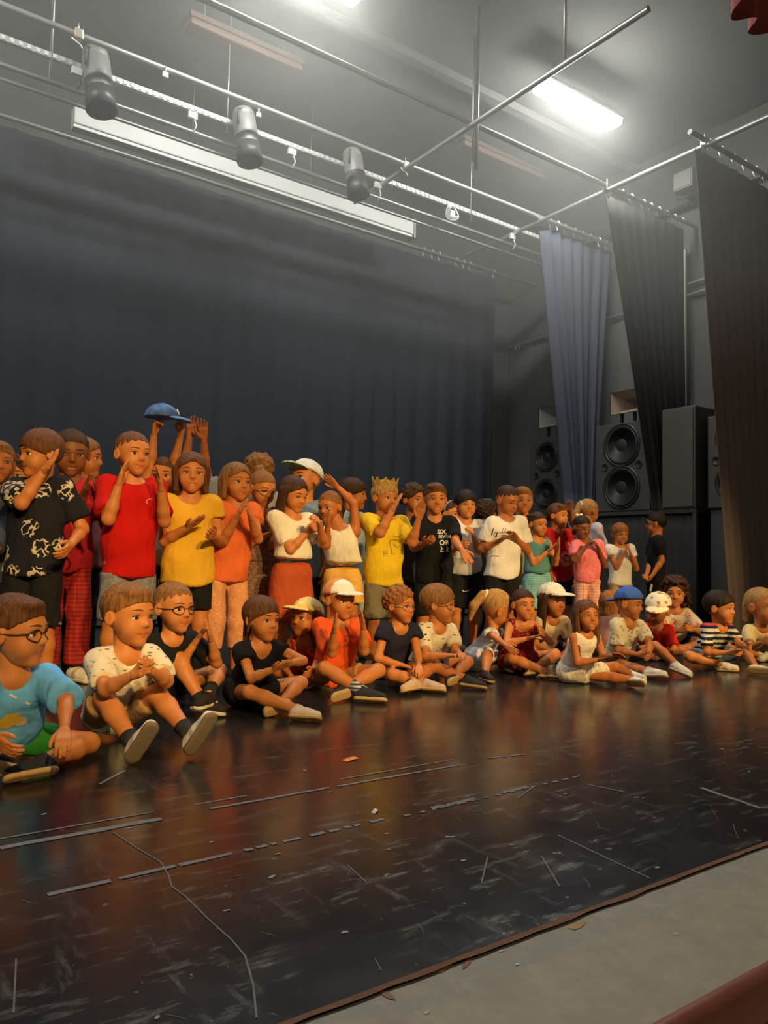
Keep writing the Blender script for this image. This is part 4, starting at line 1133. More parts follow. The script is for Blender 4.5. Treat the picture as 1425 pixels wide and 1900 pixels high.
        if c.get('mats'):
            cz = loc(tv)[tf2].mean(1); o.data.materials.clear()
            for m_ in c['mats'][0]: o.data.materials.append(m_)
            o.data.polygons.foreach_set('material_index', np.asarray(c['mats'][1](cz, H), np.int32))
        made[name] = (o, tv, tf2, hemc); 
        if c.get('label'): o['label'] = c['label']
        return o
    if shirt: torso_cloth(shirt, shirt.get('name', 'shirt'))
    if bottom:
        k = bottom['kind']; ops = []
        wz = pel + up_t * .045 * H
        for s in (1, -1, 0):
            ops.append(('u', cone(wz + r * s * .040 * H, pel + r * s * .044 * H, .058 * H * fat, .064 * H * fat, fa=True), .02 * H))
        if k in ('shorts', 'trousers'):
            for s in (1, -1):
                kn, an = legs[s][:2]
                if k == 'shorts':
                    fr = bottom.get('len', .72); 
                    if pose == 'stand' and 'hem' in bottom: fr = min(1.0, max(.25, (hip[s][2] - zpix(bottom['hem'])) / (hip[s][2] - kn[2])))
                    ops.append(('u', cone(hip[s], hip[s] + (kn - hip[s]) * fr, .063 * H * fat, bottom.get('w', .058) * H * fat, fb=True), .02 * H))
                else:
                    ops.append(('u', cone(hip[s], kn, .060 * H * fat, .046 * H), .02 * H))
                    fr = bottom.get('len', .93); ops.append(('u', cone(kn, kn + (an - kn) * fr, .046 * H, bottom.get('w', .042) * H, fb=True), .02 * H))
        elif k == 'skirt':
            if pose == 'stand':
                zh = zpix(bottom['hem']); fl_ = bottom.get('flare', 1.25)
                for s in (1, -1, 0):
                    ops.append(('u', cone(pel + r * s * .05 * H, V3(pel[0], pel[1], zh) + r * s * .06 * H * fl_, .064 * H * fat, .075 * H * fl_, fb=True), .03 * H))
            else:
                for s in (1, -1):
                    kn, an = legs[s][:2]; ops.append(('u', cone(hip[s], hip[s] + (kn - hip[s]) * bottom.get('len', .85), .070 * H, .066 * H, fb=True), .06 * H))
                mid = (legs[1][0] + legs[-1][0]) / 2; ops.append(('u', cone(pel, pel + (mid - pel) * .8, .07 * H, .05 * H), .06 * H))
        if shirt and pose == 'stand':
            hz = made[shirt.get('name', 'shirt')][3]; ops.append(('i', hz + u * .010 * H, u))
        rs = random.Random(len(KIDS) * 3 + 2); p1 = rs.uniform(0, 6)
        ops.append(('d', lambda X, Y, Z: .0022 * H * (np.sin(X * 37 / H + Y * 29 / H + Z * 17 / H + p1) + .7 * np.sin(Z * 45 / H - X * 20 / H))))
        tv, tf2 = solid(ops, vox); tv[:, 2] = np.maximum(tv[:, 2], .004)
        o = mk({'shorts': 'shorts', 'trousers': 'trousers', 'skirt': 'skirt'}[k], loc(tv), tf2, bottom['mat'], e, True); made['bottom'] = (o, tv, tf2, pel)
    for s in (1, -1):
        kn, an, FM, FL = legs[s]
        if sock:
            so_ = MB().tube([an + (kn - an) * t for t in (-.05, .1, sock[1])], [.028 * H, .027 * H, .030 * H], 12)
            mk('sock', loc(np.array(so_.v)), so_.f, sock[0], e, True)
        if shoes:
            (uv_, uf), (sv, sf_) = shoe_t(.042 if vox <= .0115 else .055, shoes[2] if len(shoes) > 2 else 'trainer')
            tr = lambda q: an + ((q - V3(0, 0, .34)) * FL * 1.06) @ FM.T
            U_, S_ = tr(uv_), tr(sv); dz = max(0, .002 - min(U_[:, 2].min(), S_[:, 2].min())); U_[:, 2] += dz; S_[:, 2] += dz
            so = mk('shoe', loc(U_), uf, shoes[0], e, True); mk('sole', loc(S_), sf_, shoes[1], so, True)
    info = dict(e=e, base=base, LR=LR, H=H, hp=hp_, HM=HM, hh=hh, f=f, r=r, arms=arms, made=made, loc=loc, legs=legs, nb=nb, HC=HC)
    KIDS.append(info)
    if extra: extra(info)
    return info

# ------------------------------------------------------------------ prints on clothes: flat shapes laid onto the cloth surface
def text_shape(txt, size, shear=0.0, bold=0.0):
    cu = bpy.data.curves.new('lettering', 'FONT'); cu.body = txt; cu.size = size; cu.align_x = 'CENTER'; cu.align_y = 'CENTER'; cu.shear = shear; cu.offset = bold; cu.resolution_u = 2
    o = bpy.data.objects.new('lettering', cu); COL.objects.link(o)
    dg = bpy.context.evaluated_depsgraph_get(); me = bpy.data.meshes.new_from_object(o.evaluated_get(dg))
    v = [(p.co.x, p.co.y) for p in me.vertices]; f = [list(p.vertices) for p in me.polygons]
    bpy.data.objects.remove(o); bpy.data.curves.remove(cu); bpy.data.meshes.remove(me)
    return v, f
def ring_shape(r0, r1, n=28): 
    v = [(r0 * math.cos(2 * PI * i / n), r0 * math.sin(2 * PI * i / n)) for i in range(n)] + [(r1 * math.cos(2 * PI * i / n), r1 * math.sin(2 * PI * i / n)) for i in range(n)]
    return v, [[i, (i + 1) % n, n + (i + 1) % n, n + i] for i in range(n)]
def stroke(pts, w):
    v = []; f = []
    for i, p in enumerate(pts):
        a, b = pts[max(0, i - 1)], pts[min(len(pts) - 1, i + 1)]; d = math.hypot(b[0] - a[0], b[1] - a[1]) or 1
        nx, ny = -(b[1] - a[1]) / d * w / 2, (b[0] - a[0]) / d * w / 2; v += [(p[0] + nx, p[1] + ny), (p[0] - nx, p[1] - ny)]
    return v, [[2 * i, 2 * i + 1, 2 * i + 3, 2 * i + 2] for i in range(len(pts) - 1)]
def blob(cx, cy, rx, ry, n=12, seed=0):
    r_ = random.Random(seed); return [(cx, cy)] + [(cx + rx * math.cos(2 * PI * i / n) * r_.uniform(.8, 1.15), cy + ry * math.sin(2 * PI * i / n) * r_.uniform(.8, 1.15)) for i in range(n)], [[0, i + 1, (i + 1) % n + 1] for i in range(n)]
def shift(sh_, dx, dy, rot=0.0): 
    c, s = math.cos(rot), math.sin(rot); return [(x * c - y * s + dx, x * s + y * c + dy) for x, y in sh_[0]], sh_[1]
def join2(shapes):
    v, f = [], []
    for a, b in shapes: f += [[i + len(v) for i in q] for q in b]; v += list(a)
    return v, f
def decal(info, px, shape, mat, part='shirt', name='shirt_print', scale=1.0, label=None):
    o, tv, tf2, hem = info['made'][part]
    bv = BVHTree.FromPolygons([Vector(p) for p in tv], tf2.tolist())
    d = ray(*px); hit = bv.ray_cast(Vector(CAM), Vector(d))
    if hit[0] is None: print('DECAL MISS', px); return
    c = np.array(hit[0]); n = np.array(hit[1]); n = nrm(V3(n[0], n[1], 0) * .8 + nrm(V3(-d[0], -d[1], 0)) * .2)
    ax = nrm(np.cross(V3(0, 0, 1), n)); up = np.cross(n, ax)
    vs = []; last = 0.0
    for (x, y) in shape[0]:
        p = c + ax * x * scale + up * y * scale + n * .12; q = bv.ray_cast(Vector(p), Vector(-n), .25)
        if q[0] is not None: last = .12 - q[3]
        vs.append(p - n * .12 + n * (last + .0025))
    m = mk(name, info['loc'](np.array(vs)), shape[1], mat, o, False)
    if label: m['label'] = label
    return m

# ================================================================== THE CHILDREN
def lin(r, g, b):
    return tuple(round(((c / 255 + .055) / 1.055) ** 2.4 if c > 10 else c / 3295, 4) for c in (r, g, b))
SK1, SK2, SK3, SK4 = (.53, .19, .052), (.45, .15, .040), (.22, .072, .024), (.57, .215, .062)
BROWN, DKBROWN, BLACKH, BLOND, LTBROWN, GINGER = (.12, .046, .016), (.055, .023, .010), (.02, .012, .008), (.44, .24, .075), (.24, .105, .030), (.28, .105, .028)
WHITE, CREAM = (.80, .78, .74), (.78, .72, .58)
BLK, NAVY = (.012, .012, .013), (.016, .018, .035)
G_DARK, G_GOLD = plain('dark_frames', (.03, .018, .014), .3), plain('gold_frames', (.45, .26, .10), .3, .6)
WSOLE, BSOLE, TSOLE = plain('white_sole', (.66, .58, .42), .7), plain('black_sole', (.03, .03, .03), .7), plain('tan_sole', (.52, .34, .14), .7)
WSHOE, DSHOE, GSHOE = fabric((.74, .70, .62)), fabric((.03, .032, .045)), fabric((.12, .12, .13))
STAND, SIT = 'children standing in rows on the stage', 'children sitting along the front of the stage'
def F(c, *a, **k): return fabric(c, *a, **k)
def st(label, top, Y, **k): return kid(label, top, Y, pose='stand', group=STAND, **k)
def si(label, top, Y, **k): return kid(label, top, Y, pose='sit', group=SIT, **k)
def T(c, hem=None, **k):
    d = dict(mat=c if not isinstance(c, tuple) else F(c), **k)
    if hem: d['hem'] = hem
    return d
def B(kind, c, **k): return dict(kind=kind, mat=c if not isinstance(c, tuple) else F(c), **k)

# ---------------- standing, left to right
st('boy at the left picture edge in a dark grey-blue jacket', (-2, 818), 4.45, yaw=-5, hy=10, hair=('short', LTBROWN), skin=SK2, shirt=T((.06, .07, .085), 1075, sleeve='long'), bottom=B('trousers', NAVY), shoes=(GSHOE, BSOLE), L=((10, 985), (-10, 1030)), R='down', vox=.012)
st('small child peeping from behind at the far left with dark curly hair', (30, 847), 4.75, yaw=-10, hy=-15, hair=('frizz', DKBROWN), skin=SK4, shirt=T(F((.03, .03, .04), 'print', (.4, .38, .35), 22), 1060), bottom=B('trousers', BLK), shoes=(GSHOE, BSOLE), vox=.013)
d3 = st('boy in a black T-shirt with pale prints clapping before his face', (75, 798), 4.0, yaw=-25, hy=-62, hp=4, hair=('bowl', BROWN), skin=SK1,
   R=((40, 935), (108, 838), 'flat', (-.5, .2, .3)), L=((155, 985), (122, 1022), 'relax', (-1, 0, 0)), shirt=T(F((.014, .014, .02), 'print', (.62, .52, .40), 9), 1060, loose=1.06), bottom=B('shorts', BLK, hem=1172, w=.066), shoes=(DSHOE, BSOLE))
decal(d3, (112, 1156), ([(-.020, 0), (0, .009), (.020, 0), (0, -.009)], [[0, 1, 2, 3]]), plain('print_pale', (.6, .55, .48), .8), part='bottom', name='shorts_print', label='pale diamond mark')
st('taller girl in a red T-shirt and red gingham trousers behind the black print shirt', (134, 797), 4.45, yaw=20, hy=5, hp=10, hair=('tied', DKBROWN), skin=SK3, hh=78,
   R=((150, 965), (160, 902), 'flat', (1, 0, 0)), L=((198, 975), (180, 905), 'flat', (-1, 0, 0)), shirt=T((.45, .02, .03), 1055), bottom=B('trousers', F((.50, .03, .03), 'gingham', (.22, .02, .02), 42), w=.052, len=.90), shoes=(WSHOE, WSOLE))
st('fair-haired child in profile half hidden behind the girl in red', (160, 812), 4.85, yaw=55, hy=72, hair=('bob', LTBROWN), skin=SK2, shirt=T((.30, .10, .09), 1050), bottom=B('trousers', NAVY), shoes=(GSHOE, BSOLE), vox=.013)
k6 = st('boy in a plain bright red T-shirt and denim shorts', (249, 800), 4.0, yaw=12, hy=28, hair=('crop', BROWN), skin=SK1,
   R=((201, 964), (229, 872), 'flat', (1, .2, 0)), L=((305, 968), (297, 890), 'flat', (-1, .2, 0)), shirt=T((.50, .008, .006), 1066), bottom=B('shorts', F((.16, .16, .17), 'heather', (.26, .26, .27), 60), hem=1150, w=.062), shoes=(GSHOE, BSOLE))
decal(k6, (277, 931), join2([stroke([(.012 * math.cos(t), .014 * math.sin(t)) for t in [1.0 + .4 * i for i in range(9)]], .0028), stroke([(.004, .016), (.014, .02), (.012, .010)], .002)]), plain('print_pink', (.8, .35, .33), .8), label='small round pale logo')
k7 = st('girl in a white top holding a blue cap up with both arms', (303, 848), 4.45, armlen=1.12, yaw=5, hy=-10, hair=('tied', BROWN), skin=SK1,
   R=((284, 846), (288, 786), 'grip', (1, .3, 0)), L=((315, 850), (340, 790), 'grip', (-1, .3, 0)), shirt=T((.70, .68, .66), 1045, sleeve='cap'), bottom=B('trousers', NAVY), shoes=(GSHOE, BSOLE), vox=.011)
st('girl in a bright yellow top with a brown bob', (357, 840), 4.0, yaw=8, hy=5, hair=('bob', BROWN), skin=SK1,
   R=((305, 1012), (364, 968), 'flat', (.2, .2, .6)), L=((410, 1010), (392, 992), 'flat', (-.6, .2, .4)), shirt=T((.72, .40, .03), 1080, sleeve='cap', flare=1.12), bottom=B('shorts', BLK, hem=1131, w=.06), shoes=(DSHOE, BSOLE), sock=(F(BLK), .4))
st('child hidden behind the yellow top raising both hands high', (366, 852), 4.6, armlen=1.15, yaw=0, hair=('short', DKBROWN), skin=SK2,
   R=((352, 830), (357, 778), 'spread', (0, 1, 0)), L=((374, 846), (377, 798), 'spread', (0, 1, 0)), shirt=T((.25, .30, .40), 1050), bottom=B('trousers', NAVY), shoes=(GSHOE, BSOLE), vox=.012)
st('girl in an orange top and speckled trousers with short fair hair', (440, 859), 4.05, yaw=25, hy=32, hair=('bob', LTBROWN), skin=SK1,
   R=((415, 1002), (447, 945), 'flat', (1, 0, 0)), L=((478, 1000), (462, 950), 'flat', (-1, 0, 0)), shirt=T((.72, .15, .04), 1075, sleeve='cap'), bottom=B('trousers', F((.68, .30, .14), 'specks', (.80, .52, .32), 70), len=.55), shoes=(DSHOE, BSOLE), side=-.03)
st('child with frizzy fair hair behind the girl in the brown dress', (481, 847), 4.65, yaw=0, hy=15, hp=20, hair=('frizz', LTBROWN), skin=SK2, shirt=T((.25, .26, .30), 1060), bottom=B('trousers', NAVY), shoes=(GSHOE, BSOLE), vox=.013)
st('girl with glasses in a brown speckled dress holding out her palms', (488, 874), 4.3, yaw=30, hy=35, hp=16, hair=('bun', LTBROWN), skin=SK1, glasses=G_GOLD,
   R=((447, 1018), (512, 985), 'flat', (.1, .3, .9)), L=((500, 1012), (535, 978), 'flat', (.1, .2, .9)), shirt=T(F((.10, .045, .03), 'heather', (.30, .17, .12), 90), 1040, sleeve='none', neck='tank', name='dress_bodice'), bottom=B('skirt', F((.10, .045, .03), 'heather', (.30, .17, .12), 90), hem=1134, flare=1.0), shoes=(GSHOE, BSOLE))
st('boy in a white cap with green underside and a light blue shirt', (566, 853), 4.6, yaw=-15, hy=-42, hp=-6, hair=('crop', BROWN), skin=SK1,
   cap=dict(crown=F((.72, .72, .70)), brim=F((.55, .62, .52)), under=F((.25, .55, .25)), tilt=12, label='white cap with green underside'), shirt=T((.22, .34, .52), 1070), bottom=B('trousers', NAVY), shoes=(GSHOE, BSOLE), vox=.012, hh=70)
st('girl with dark shoulder-length hair in a white tee and rust skirt', (546, 885), 4.0, yaw=32, hy=48, hp=14, hair=('shoulder', DKBROWN), skin=SK1,
   R=((540, 1024), (585, 972), 'curl', (.4, 0, .4)), L=((602, 1010), (590, 966), 'curl', (-.6, .2, 0)), shirt=T(CREAM, 1033, sleeve='short'), bottom=B('skirt', (.46, .085, .03), hem=1150, flare=1.05), shoes=(WSHOE, WSOLE))
st('girl in a cropped pale top and yellow skirt with one arm raised', (612, 911), 4.15, yaw=-8, hy=-35, hp=8, hair=('pony', LTBROWN), skin=SK2,
   L=((656, 932), (615, 893), 'spread', (-.6, .6, 0)), R=((606, 1012), (609, 962), 'flat', (1, 0, 0)), shirt=T(CREAM, 1042, sleeve='none', side=0), bottom=B('skirt', F((.75, .42, .09), 'specks', (.82, .60, .22), 60), hem=1118, flare=.95), shoes=(WSHOE, WSOLE), bx=.055, side=.03)
st('dark-haired boy in profile behind the raised arm', (657, 888), 4.55, yaw=60, hy=78, hair=('bowl', DKBROWN), skin=SK1, shirt=T((.42, .52, .56), 1075), bottom=B('trousers', (.35, .50, .56)), shoes=(GSHOE, BSOLE), vox=.012)
def crown_on(i):
    c = MB(); n = 10
    for k in range(n):
        t0, t1 = 2 * PI * k / n, 2 * PI * (k + 1) / n; tm = (t0 + t1) / 2
        P_ = lambda t, z, r: (.40 * r * math.cos(t), -.08 + .46 * r * math.sin(t), z)
        c.add([P_(t0, .84, .92), P_(t1, .84, .92), P_(t1, .96, .96), P_(tm, 1.14, 1.04), P_(t0, .96, .96)] + [P_(t0, .84, .88), P_(t1, .84, .88), P_(t1, .96, .92), P_(tm, 1.13, 1.0), P_(t0, .96, .92)],
              [(0, 1, 2, 3, 4), (9, 8, 7, 6, 5), (2, 7, 8, 3), (3, 8, 9, 4), (0, 5, 6, 1)])
    mk('crown', i['loc'](i['HC'] + ((np.array(c.v) - V3(0, 0, .5)) * i['hh']) @ i['HM'].T), c.f, plain('gold_paper', (.78, .52, .12), .35, .5), i['e'], False)['label'] = 'gold paper crown'
k16 = st('boy in a bright yellow T-shirt wearing a gold paper crown', (716, 892), 4.0, yaw=18, hy=35, hp=4, hair=('fringe', BLOND), skin=SK1, extra=crown_on,
   R=((706, 990), (737, 930), 'flat', (.8, -.2, 0)), L=((765, 1008), (781, 948), 'flat', (-.3, .8, 0)), shirt=T((.76, .52, .02), 1085, loose=1.03), bottom=B('shorts', (.20, .17, .11), hem=1150, w=.064), shoes=(WSHOE, WSOLE))
decal(k16, (735, 1010), join2([stroke([(-.05, .02), (-.02, .03), (.03, .022), (.05, .028), (.045, -.03), (.04, -.06), (-.03, -.06), (-.035, -.02), (-.05, .02)], .003), stroke([(-.02, .0), (.01, -.02), (.03, -.005)], .003), stroke([(-.03, .055), (-.01, .045), (.02, .06), (.03, .05)], .0025), shift(stroke([(-.012, -.02), (.012, -.02), (.012, .012), (-.012, .012), (-.012, -.02)], .0022), -.075, -.055), shift(stroke([(-.008, 0), (.008, 0)], .004), -.075, -.06)]), plain('print_dark', (.12, .11, .06), .8), label='dark line drawing on the chest')
st('child with dark curly hair behind the black lettered shirt', (768, 900), 4.5, yaw=30, hy=45, hair=('curly', DKBROWN), skin=SK2, shirt=T((.05, .045, .05), 1075), bottom=B('trousers', BLK), shoes=(GSHOE, BSOLE), vox=.012)
k18 = st('boy in a black T-shirt with white stacked lettering', (808, 896), 4.05, yaw=10, hy=12, hp=2, hair=('short', BROWN), skin=SK1,
   R=((768, 1016), (795, 1006), 'relax', (0, -.5, .4)), L=((846, 1008), (861, 1026), 'flat', (0, .8, .6), (.45, .5, -.75)), shirt=T((.010, .010, .012), 1080, loose=1.04), bottom=B('shorts', BLK, hem=1170, w=.064), shoes=(DSHOE, BSOLE))
W_ = plain('print_white', (.74, .70, .64), .8)
decal(k18, (823, 1003), join2([shift(text_shape('SIX,', .040, 0, .0008), -.010, .058), shift(text_shape('SEVEN', .029, 0, .0008), .006, .026), shift(ring_shape(.011, .018, 16), -.010, -.014), shift(text_shape('R', .040, 0, .001), .024, -.014), shift(stroke([(-.01, .014), (0, -.004), (-.012, -.018)], .006), -.008, -.052), shift(stroke([(-.016, -.020), (.010, -.020)], .006), -.004, -.055), shift(stroke([(0, .02), (0, -.02)], .008), .024, -.056), shift(stroke([(0, 0), (.014, .014)], .005), .026, -.058), shift(stroke([(0, 0), (.014, -.016)], .005), .026, -.058)]), W_, name='lettering', label='white lettering SIX, SEVEN over a figure')
st('small child with a chequered headband between two boys', (838, 930), 4.6, yaw=35, hy=50, hair=('tied', DKBROWN), skin=SK4, shirt=T((.12, .11, .12), 1060), bottom=B('trousers', BLK), shoes=(GSHOE, BSOLE), vox=.013,
   extra=lambda i: mk('headband', i['loc'](i['HC'] + ((np.array((hb := MB().tube([(.40 * math.cos(t), -.02 + .04 * math.sin(t), .64 + .40 * math.sin(t)) for t in [PI * k / 14 for k in range(15)]], .035, 6)).v) - V3(0, 0, .5)) * i['hh']) @ i['HM'].T), hb.f, F((.75, .74, .72), 'gingham', (.05, .05, .05), 90), i['e'], True))
k20 = st('dark-haired boy in a white T-shirt and black shorts', (865, 910), 4.5, yaw=18, hy=20, hair=('bowl', BLACKH), skin=SK4,
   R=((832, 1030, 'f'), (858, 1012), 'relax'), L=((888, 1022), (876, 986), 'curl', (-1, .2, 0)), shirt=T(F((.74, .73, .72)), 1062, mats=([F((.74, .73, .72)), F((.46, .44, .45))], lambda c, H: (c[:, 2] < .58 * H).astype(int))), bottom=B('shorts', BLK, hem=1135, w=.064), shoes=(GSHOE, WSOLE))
st('brown-haired girl with a green hair ornament seen from behind', (904, 930), 4.7, yaw=150, hy=140, hair=('frizz', DKBROWN), skin=SK2, shirt=T((.03, .03, .035), 1060), bottom=B('trousers', BLK), shoes=(GSHOE, BSOLE), vox=.013, eyes=False,
   extra=lambda i: mk('hair_ornament', i['loc'](i['HC'] + ((np.array((hb := MB().lathe([(.02, 0), (.17, .03), (.20, .10), (.14, .14), (.02, .15)], (.05, -.05, .98), (0, 0, 1), 14)).v) - V3(0, 0, .5)) * i['hh']) @ i['HM'].T), hb.f, F((.02, .22, .07)), i['e'], True))
k22 = st('boy in a white T-shirt with black script looking down at his hands', (942, 901), 4.15, yaw=28, hy=48, hp=18, hair=('crop', DKBROWN), skin=SK2,
   R=((893, 1022), (938, 998), 'flat', (0, .2, .8)), L=((978, 1022), (952, 992), 'flat', (0, .3, -.8)), shirt=T((.80, .76, .70), 1068, loose=1.06), bottom=B('shorts', BLK, hem=1140, w=.066), shoes=(GSHOE, WSOLE), side=-.03)
SCR = [(-.075, -.03), (-.07, .0), (-.06, .028), (-.064, .01), (-.07, -.015), (-.058, -.018), (-.045, .0), (-.042, -.016), (-.034, .0), (-.036, -.038), (-.05, -.04), (-.03, -.012), (-.015, .002), (-.012, -.014), (.0, .0), (.012, .03), (.006, -.012), (.018, -.002), (.03, .026), (.025, -.012), (.036, .0), (.038, -.012), (.05, .002), (.055, -.012), (.075, .006)]
decal(k22, (931, 987), join2([stroke(SCR, .0045)]), plain('print_black', (.02, .02, .02), .8), name='script_print', label='black handwritten script across the chest')
decal(k20, (868, 1096), ([(-.030, .010), (-.022, -.008), (-.012, -.010), (.034, .012), (-.010, -.003), (-.020, 0)], [[0, 1, 5], [1, 2, 4, 5], [2, 3, 4]]), plain('print_pale', (.6, .55, .48), .8), part='bottom', name='shorts_print', label='pale swoosh mark')
decal(k22, (918, 1032), stroke([(-.03, 0), (0, .003), (.03, 0)], .006), plain('print_greenish', (.10, .10, .06), .8), name='script_print')
st('older boy in a tan T-shirt behind the script shirt', (970, 903), 4.65, yaw=15, hy=15, hair=('short', LTBROWN), skin=SK2, R='down', L=((984, 1035), (986, 1085)), shirt=T((.55, .42, .22), 1077), bottom=B('shorts', (.45, .43, .42), hem=1140), shoes=(WSHOE, WSOLE), vox=.012, side=.02)
st('girl in a teal strappy dress with braided hair', (998, 950), 4.3, yaw=35, hy=45, hp=3, hair=('braids', DKBROWN), skin=SK1,
   R=((991, 1050), (1030, 1012), 'flat', (.3, 0, .6)), L=((1030, 1045), (1037, 1010), 'flat', (-.5, .2, .3)), shirt=T((.09, .24, .24), 1060, sleeve='none', neck='tank', name='dress_bodice'), bottom=B('skirt', F((.10, .27, .28), 'gingham', (.24, .50, .52), 60), hem=1128, flare=1.15), shoes=(WSHOE, WSOLE))
k25 = st('boy in a red T-shirt with a round white emblem', (1036, 934), 4.6, yaw=35, hy=58, hair=('short', BROWN), skin=SK1, R=((1018, 1040), (1024, 1082)), L='down', shirt=T((.42, .012, .012), 1075), bottom=B('shorts', NAVY, hem=1140, w=.062), shoes=(GSHOE, BSOLE))
decal(k25, (1051, 1037), join2([ring_shape(.046, .054), ring_shape(.062, .066), shift(stroke([(-.026, -.02), (-.022, .022), (-.004, -.002), (.006, .022), (.008, -.02)], .008), -.004, 0), stroke([(.004, .002), (.034, .002)], .008), stroke([(.02, .018), (.02, -.016)], .007), stroke([(-.02, -.034), (.022, -.034)], .006)]), plain('print_pinkwhite', (.75, .50, .45), .8), name='emblem', label='round pale emblem')
decal(k25, (1055, 1009), stroke([(-.02, .006), (.0, .01), (-.005, .0), (.02, -.01)], .006), plain('print_pinkwhite', (.75, .50, .45), .8), name='emblem')
st('girl in a pink top with glasses and pink gingham trousers', (1080, 957), 4.3, bx=.04, yaw=28, hy=35, hp=16, hair=('bow', BLACKH), skin=SK3, glasses=G_GOLD,
   R=((1065, 1040), (1096, 1004), 'curl', (.5, 0, .4)), L=((1122, 1050), (1106, 1006), 'curl', (-.6, .2, 0)), shirt=T(F((.70, .13, .17), 'heather', (.80, .25, .27), 45), 1078, sleeve='short'), bottom=B('trousers', F((.72, .14, .12), 'gingham', (.80, .55, .45), 44), w=.05, len=.9), shoes=(WSHOE, WSOLE),
   extra=lambda i: mk('hair_bow', i['loc'](i['HC'] + ((np.array((hb := MB().lathe([(.02, 0), (.10, .08), (.11, .16), (.0, .17)], (0, -.38, .92), (-1, 0, .3), 10).lathe([(.02, 0), (.10, .08), (.11, .16), (.0, .17)], (0, -.38, .92), (1, 0, .3), 10)).v) - V3(0, 0, .5)) * i['hh']) @ i['HM'].T), hb.f, F((.80, .72, .30)), i['e'], True))
st('fair-haired girl in a lilac T-shirt turned away at the back', (1093, 926), 4.85, yaw=135, hy=130, hp=5, hair=('pony', BLOND), skin=SK1, R=((1120, 1040), (1112, 1075)), L=((1062, 970), (1058, 938), 'flat', (0, 1, 0)), shirt=T((.62, .55, .64), 1060), bottom=B('trousers', NAVY), shoes=(GSHOE, BSOLE), vox=.012, eyes=False)
st('girl in a white T-shirt with both hands at her mouth', (1151, 971), 4.4, yaw=18, hy=28, hp=8, hair=('tiedfringe', GINGER), skin=SK1,
   R=((1147, 1060), (1160, 1022), 'flat', (1, 0, 0)), L=((1182, 1060), (1168, 1022), 'flat', (-1, 0, 0)), shirt=T((.80, .75, .66), 1083, sleeve='cap', flare=.92), bottom=B('trousers', (.50, .32, .15)), shoes=(WSHOE, WSOLE))
k29 = st('boy with glasses in a black T-shirt facing left by the platform', (1216, 951), 4.55, yaw=-78, hy=-92, hair=('short', BLACKH), skin=SK1, glasses=G_DARK,
   L=((1230, 1056), (1199, 1086), 'curl', (-1, 0, 0)), R=((1205, 1060, 'f'), (1192, 1090), 'relax'), shirt=T((.012, .012, .012), 1085), bottom=B('trousers', BLK), shoes=(DSHOE, BSOLE))

# blue cap held up by the girl in white
cc = (k7['arms'][1][1] + k7['arms'][-1][1]) / 2
pc = atY(303, 766, float(cc[1]) - .03); (cv_, cf), (bv_, bf_) = cap_t(.032)
ce = empty('blue_cap', (pc[0], pc[1], pc[2] - .06), 'blue cap with pale emblem held up in two hands', 'cap')
cm = np.array(Matrix.Rotation(math.radians(-125), 3, 'Z') @ Matrix.Rotation(math.radians(-6), 3, 'X'))
tr = lambda q: ((q - V3(0, -.05, .80)) * .205) @ cm.T + V3(0, 0, .06)
M_CB = F((.045, .10, .30))
mk('crown', tr(cv_), cf, F((.14, .28, .62), 'heather', (.05, .10, .28), 9), ce, True); mk('brim', tr(bv_), bf_, F((.16, .33, .72)), ce, True)
eb = MB(); eb.lathe([(.09, .0), (.10, .02), (.05, .035), (.0, .036)], (.03, .36, .86), (0, .9, .45), 14)
mk('emblem', tr(np.array(eb.v)), eb.f, plain('cap_emblem', (.70, .70, .72), .6), ce, True)
# white card in the hand of the boy at the platform
pw = k29['arms'][-1][1]; q = atY(1208, 1091, float(pw[1]))
cd = MB().box((-.035, -.006, -.035), (.035, .006, .035), bev=.003).build('card', plain('card_white', (.70, .66, .58), .7)); cd.location = tuple(q); cd.rotation_euler = (.2, .15, .5); tag(cd, 'small white card held by the boy in black facing left', 'card')

# ---------------- sitting, left to right
f1 = si('boy with glasses in a bright blue T-shirt and green shorts', (35, 1103), 2.72, yaw=12, hy=62, hair=('short', BROWN), skin=SK4, glasses=G_DARK, fat=1.1, hh=118,
   L=((122, 1300), (118, 1372), 'relax', (0, -.5, -.8)), R=((-52, 1320), (10, 1385), 'relax'), legL=((172, 1380), (75, 1415, 'g'), (-.9, .3, 0), (-.2, .6, -.7)), legR=((-60, 1370), (0, 1412, 'g'), (.75, .45, -.15), (-.1, .85, -.35)),
   shirt=T((.15, .48, 1.0), loose=1.08, sleeve='half'), bottom=B('shorts', (.03, .24, .03), len=.55), shoes=(DSHOE, TSOLE))
decal(f1, (12, 1290), stroke([(.052, .12), (.0, .04), (.012, .0), (.07, -.035)], .007), plain('print_cream', (.75, .70, .60), .8), label='cream line drawing on blue cloth')
decal(f1, (18, 1338), join2([blob(0, 0, .035, .03, seed=2)]), plain('print_yellow', (.78, .52, .06), .8), label='yellow patch of the print')
decal(f1, (38, 1338), join2([blob(0, 0, .022, .018, seed=4)]), plain('print_tan', (.68, .50, .34), .8), label='tan patch of the print')
